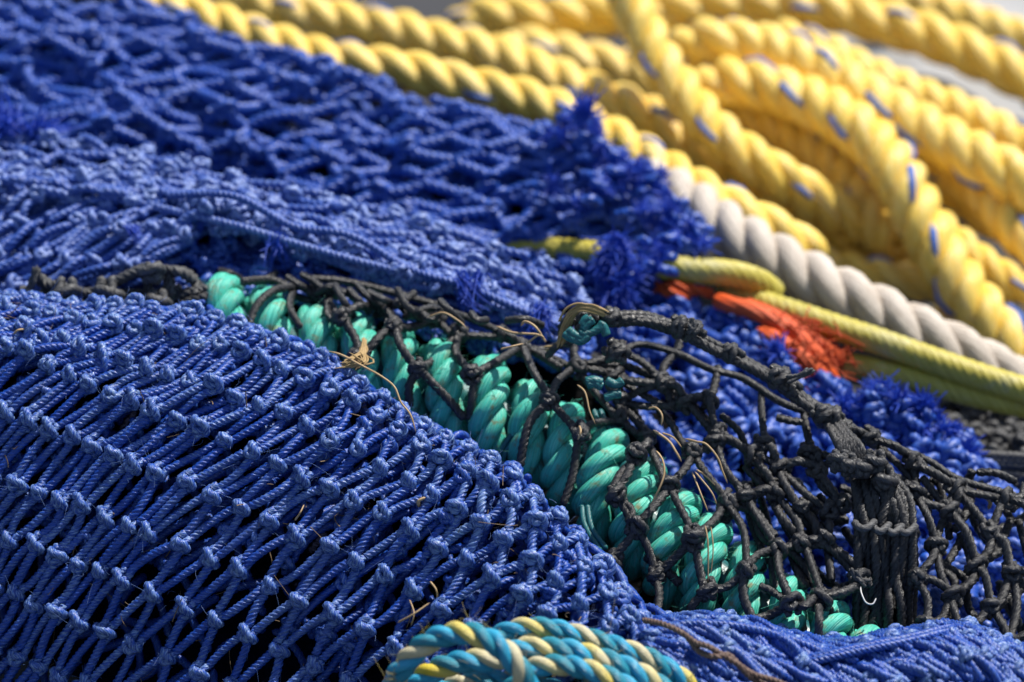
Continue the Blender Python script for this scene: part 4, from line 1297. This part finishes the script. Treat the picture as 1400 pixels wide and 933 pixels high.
for (x, y, an) in ((540, 930, 200), (541, 922, 170), (940, 930, 20), (690, 885, 60), (545, 935, 230)):
    tuft(fz, (x, y, .784), an, 14, .5, nf=8, seed=int(x), r0=.00012)
z = fz.build('fuzz', CREAM, coil)
z['kind'] = 'stuff'

# brown twine
br = MB()
for off in (0, 1):
    pts = [(880, 848, .808), (905, 853, .800), (930, 864, .797), (950, 878, .796), (968, 884, .793), (985, 894, .792), (1008, 908, .792), (1030, 922, .792), (1062, 932, .793), (1100, 950, .794)]
    if off:
        pts = [(940, 872, .798), (958, 892, .795), (980, 898, .791), (996, 896, .793), (1012, 912, .792), (1026, 926, .792), (1040, 934, .794), (1080, 950, .795)]
    br.tubes(catmull(W(np.array(pts)), 420), .00095, n=14, lobes=3, amp=.32, lay=1300, wear=.2)
bo = br.build('twine', BROWN)
tag(bo, 'frayed brown twine laid over the blue net right of the blue and cream rope coil', 'twine')

# ================================================================== STRAWS AND STRAY FIBRES
ST = [
    ([(449, 480, .868), (470, 487, .866), (496, 501, .862), (520, 514, .858), (539, 529, .855), (548, 550, .853), (561, 567, .851), (569, 592, .850)], .0005, 'long tan straw curving along the ridge of the taut blue net'),
    ([(585, 434, .885), (606, 428, .882), (627, 439, .880), (638, 449, .879)], .0005, 'arched brown straw above the black net, left of the white straws'),
    ([(678, 446, .878), (701, 455, .874), (736, 458, .872), (748, 468, .872)], .0006, 'pale straw lying level above the green rope turns'),
    ([(712, 446, .874), (718, 440, .872), (728, 444, .871), (736, 452, .870), (746, 469, .871)], .0006, 'hooked pale straw beside the tan whipped cord end'),
    ([(720, 470, .872), (736, 459, .870), (745, 463, .870)], .0005, 'short straw below the hooked pale one'),
    ([(684, 478, .868), (700, 474, .866), (716, 470, .868)], .0005, 'straw sliver touching a black twine over the green rope'),
    ([(789, 526, .866), (800, 537, .862), (806, 562, .860), (814, 580, .860)], .0004, 'thin straw hanging down over the green rope below the black knots'),
    ([(886, 559, .868), (897, 558, .864), (905, 568, .862), (904, 583, .862)], .0005, 'curled straw hooked on the black net right of the green rope'),
    ([(893, 588, .864), (914, 603, .860), (924, 618, .858), (932, 632, .858)], .0006, 'stout brown straw stuck between black twines'),
    ([(905, 592, .864), (920, 598, .860), (932, 612, .860)], .0004, 'fine straw beside the stout brown one'),
    ([(936, 600, .862), (952, 604, .858), (966, 608, .856), (981, 626, .855), (988, 645, .855), (995, 662, .856)], .0005, 'pinkish bent straw arching over the blue patch under the black net'),
    ([(897, 616, .856), (906, 630, .852), (908, 648, .850), (901, 669, .849), (889, 692, .850)], .0005, 'bow shaped straw lying across the green rope'),
    ([(952, 642, .858), (966, 652, .856), (978, 664, .856)], .0004, 'short straw under the pinkish bent one'),
    ([(946, 645, .858), (958, 675, .853), (968, 700, .852)], .0004, 'thin straw pointing down to the lower green turns'),
    ([(950, 645, .856), (972, 672, .853), (980, 690, .853)], .0004, 'thin straw splayed right beside the down pointing one'),
    ([(964, 718, .842), (968, 745, .840), (968, 796, .840)], .0004, 'straight straw standing against a green rope turn'),
    ([(972, 720, .842), (975, 750, .840), (972, 785, .840)], .0003, 'finer straw beside the straight one on the green turn'),
    ([(792, 582, .862), (794, 590, .858), (790, 602, .858)], .0005, 'tiny straw loop on a black knot above the green rope'),
    ([(543, 852, .812), (565, 840, .808), (588, 824, .810)], .0004, 'straw poking from the blue meshes above the blue and cream rope'),
    ([(588, 795, .818), (596, 806, .815), (598, 818, .816)], .0004, 'small bent straw in a mesh of the taut blue net'),
    ([(560, 820, .818), (566, 838, .812), (562, 856, .812)], .0003, 'fine straw hanging in the lower taut blue net'),
    ([(575, 696, .842), (572, 686, .838), (582, 680, .838)], .0008, 'stubby bark flake caught in the middle of the taut blue net'),
    ([(403, 712, .842), (410, 702, .838), (416, 690, .840)], .0004, 'sliver of straw at the left of the bark flake'),
    ([(14, 462, .872), (24, 452, .868), (36, 450, .870)], .0005, 'pale straw hooked in the taut blue net near the left edge'),
    ([(1336, 669, .872), (1346, 678, .868), (1354, 687, .867), (1351, 697, .868)], .0011, 'stout pale stem caught in the right part of the black net'),
]
for k, (pts, r_, lab) in enumerate(ST):
    mb = MB()
    C = catmull(W(np.array(pts, float)), 40)
    rr = np.interp(np.linspace(0, 1, 40), [0, .08, .9, 1], [.4, 1, .8, .2]) * r_ * .8
    mb.tubes(C, rr[None], n=7)
    o = mb.build('straw', STRAW)
    tag(o, lab, 'straw', 'dry straws caught in the nets')
mb = MB()
C = catmull(W(np.array([(1176, 800, .842), (1178, 812, .838), (1184, 824, .836), (1193, 826, .836), (1198, 818, .837)], float)), 40)
mb.tubes(C, .00026, n=7)
tag(mb.build('filament', PALEFIB), 'white hooked filament hanging before the black gathered pleat', 'fibre')
mb = MB()
for q in range(20):
    pts = [(498 + rng.normal(0, 2), 466 + rng.normal(0, 4), .878), (497 + rng.normal(0, 3), 482, .872), (490 + rng.normal(0, 12), 494 + rng.normal(0, 4), .866), (480 + rng.normal(0, 12), 496 + rng.normal(0, 5), .864)]
    mb.tubes(catmull(W(np.array(pts)), 16), .00035, n=5)
tag(mb.build('fibre_wisp', TAN), 'tan wisp of frayed fibre on the taut blue net by the green rope', 'fibre')

# ================================================================== THINGS ON THE QUAY BEHIND
mb = MB()
nu, nv = 60, 40
u, v = np.meshgrid(np.linspace(0, 1, nu), np.linspace(0, 1, nv))
x = .15 + .21 * u + .03 * v
y = 1.15 + .32 * v
z = .012 + .018 * np.exp(-((u - .4 - .3 * (v - .5)) / .16) ** 2) + .005 * np.sin(u * 9 + v * 5) + .003 * np.sin(v * 17 + u * 4)
top = np.stack([x, y, z], -1)
bot = top - np.array([0, 0, .004])
mb.grid(top)
mb.grid(bot[:, ::-1])
for e1, e2 in ((top[0], bot[0]), (top[-1], bot[-1]), (top[:, 0], bot[:, 0]), (top[:, -1], bot[:, -1])):
    mb.grid(np.stack([e1, e2]))
sheet = mb.build('plastic_sheet', plain_mat('white plastic sheet', (.20, .205, .22), (.34, .33, .31), .5, 12))
tag(sheet, 'crumpled white sheet behind the yellow ropes at the upper right', 'sheet')

# ================================================================== LIGHT, SKY, CAMERA
sun_to = unit(np.array([0.38, 0.42, 0.95]))
elev = math.asin(sun_to[2])
az = math.atan2(sun_to[0], sun_to[1])
w = bpy.data.worlds.new('World')
SC.world = w
w.use_nodes = True
nt = w.node_tree
sky = nt.nodes.new('ShaderNodeTexSky')
sky.sky_type = 'NISHITA'
sky.sun_disc = False
sky.sun_elevation = elev
sky.sun_rotation = az
nt.links.new(sky.outputs[0], nt.nodes['Background'].inputs['Color'])
nt.nodes['Background'].inputs['Strength'].default_value = 0.092
sl = bpy.data.lights.new('sun', 'SUN')
sl.energy = 5.0
sl.angle = math.radians(0.53)
sl.color = (1.0, 0.95, 0.87)
so = bpy.data.objects.new('sun', sl)
COL.objects.link(so)
so.rotation_euler = Vector([float(-c) for c in sun_to]).to_track_quat('-Z', 'Y').to_euler()
so.location = Vector([float(c) for c in sun_to * 3])

cd = bpy.data.cameras.new('camera')
cd.sensor_width = 36.0
cd.lens = FOCAL / 1400 * 36.0
cd.clip_start = 0.05
cd.clip_end = 500
cd.dof.use_dof = True
cd.dof.focus_distance = 0.842
cd.dof.aperture_fstop = 6.3
cd.dof.aperture_blades = 7
co = bpy.data.objects.new('camera', cd)
COL.objects.link(co)
co.location = Vector([float(c) for c in CAM])
co.rotation_euler = (math.radians(60.0), 0, 0)
SC.camera = co
SC.view_settings.view_transform = 'Standard'
SC.view_settings.look = 'None'
SC.view_settings.exposure = 0.45
SC.view_settings.gamma = 1.0
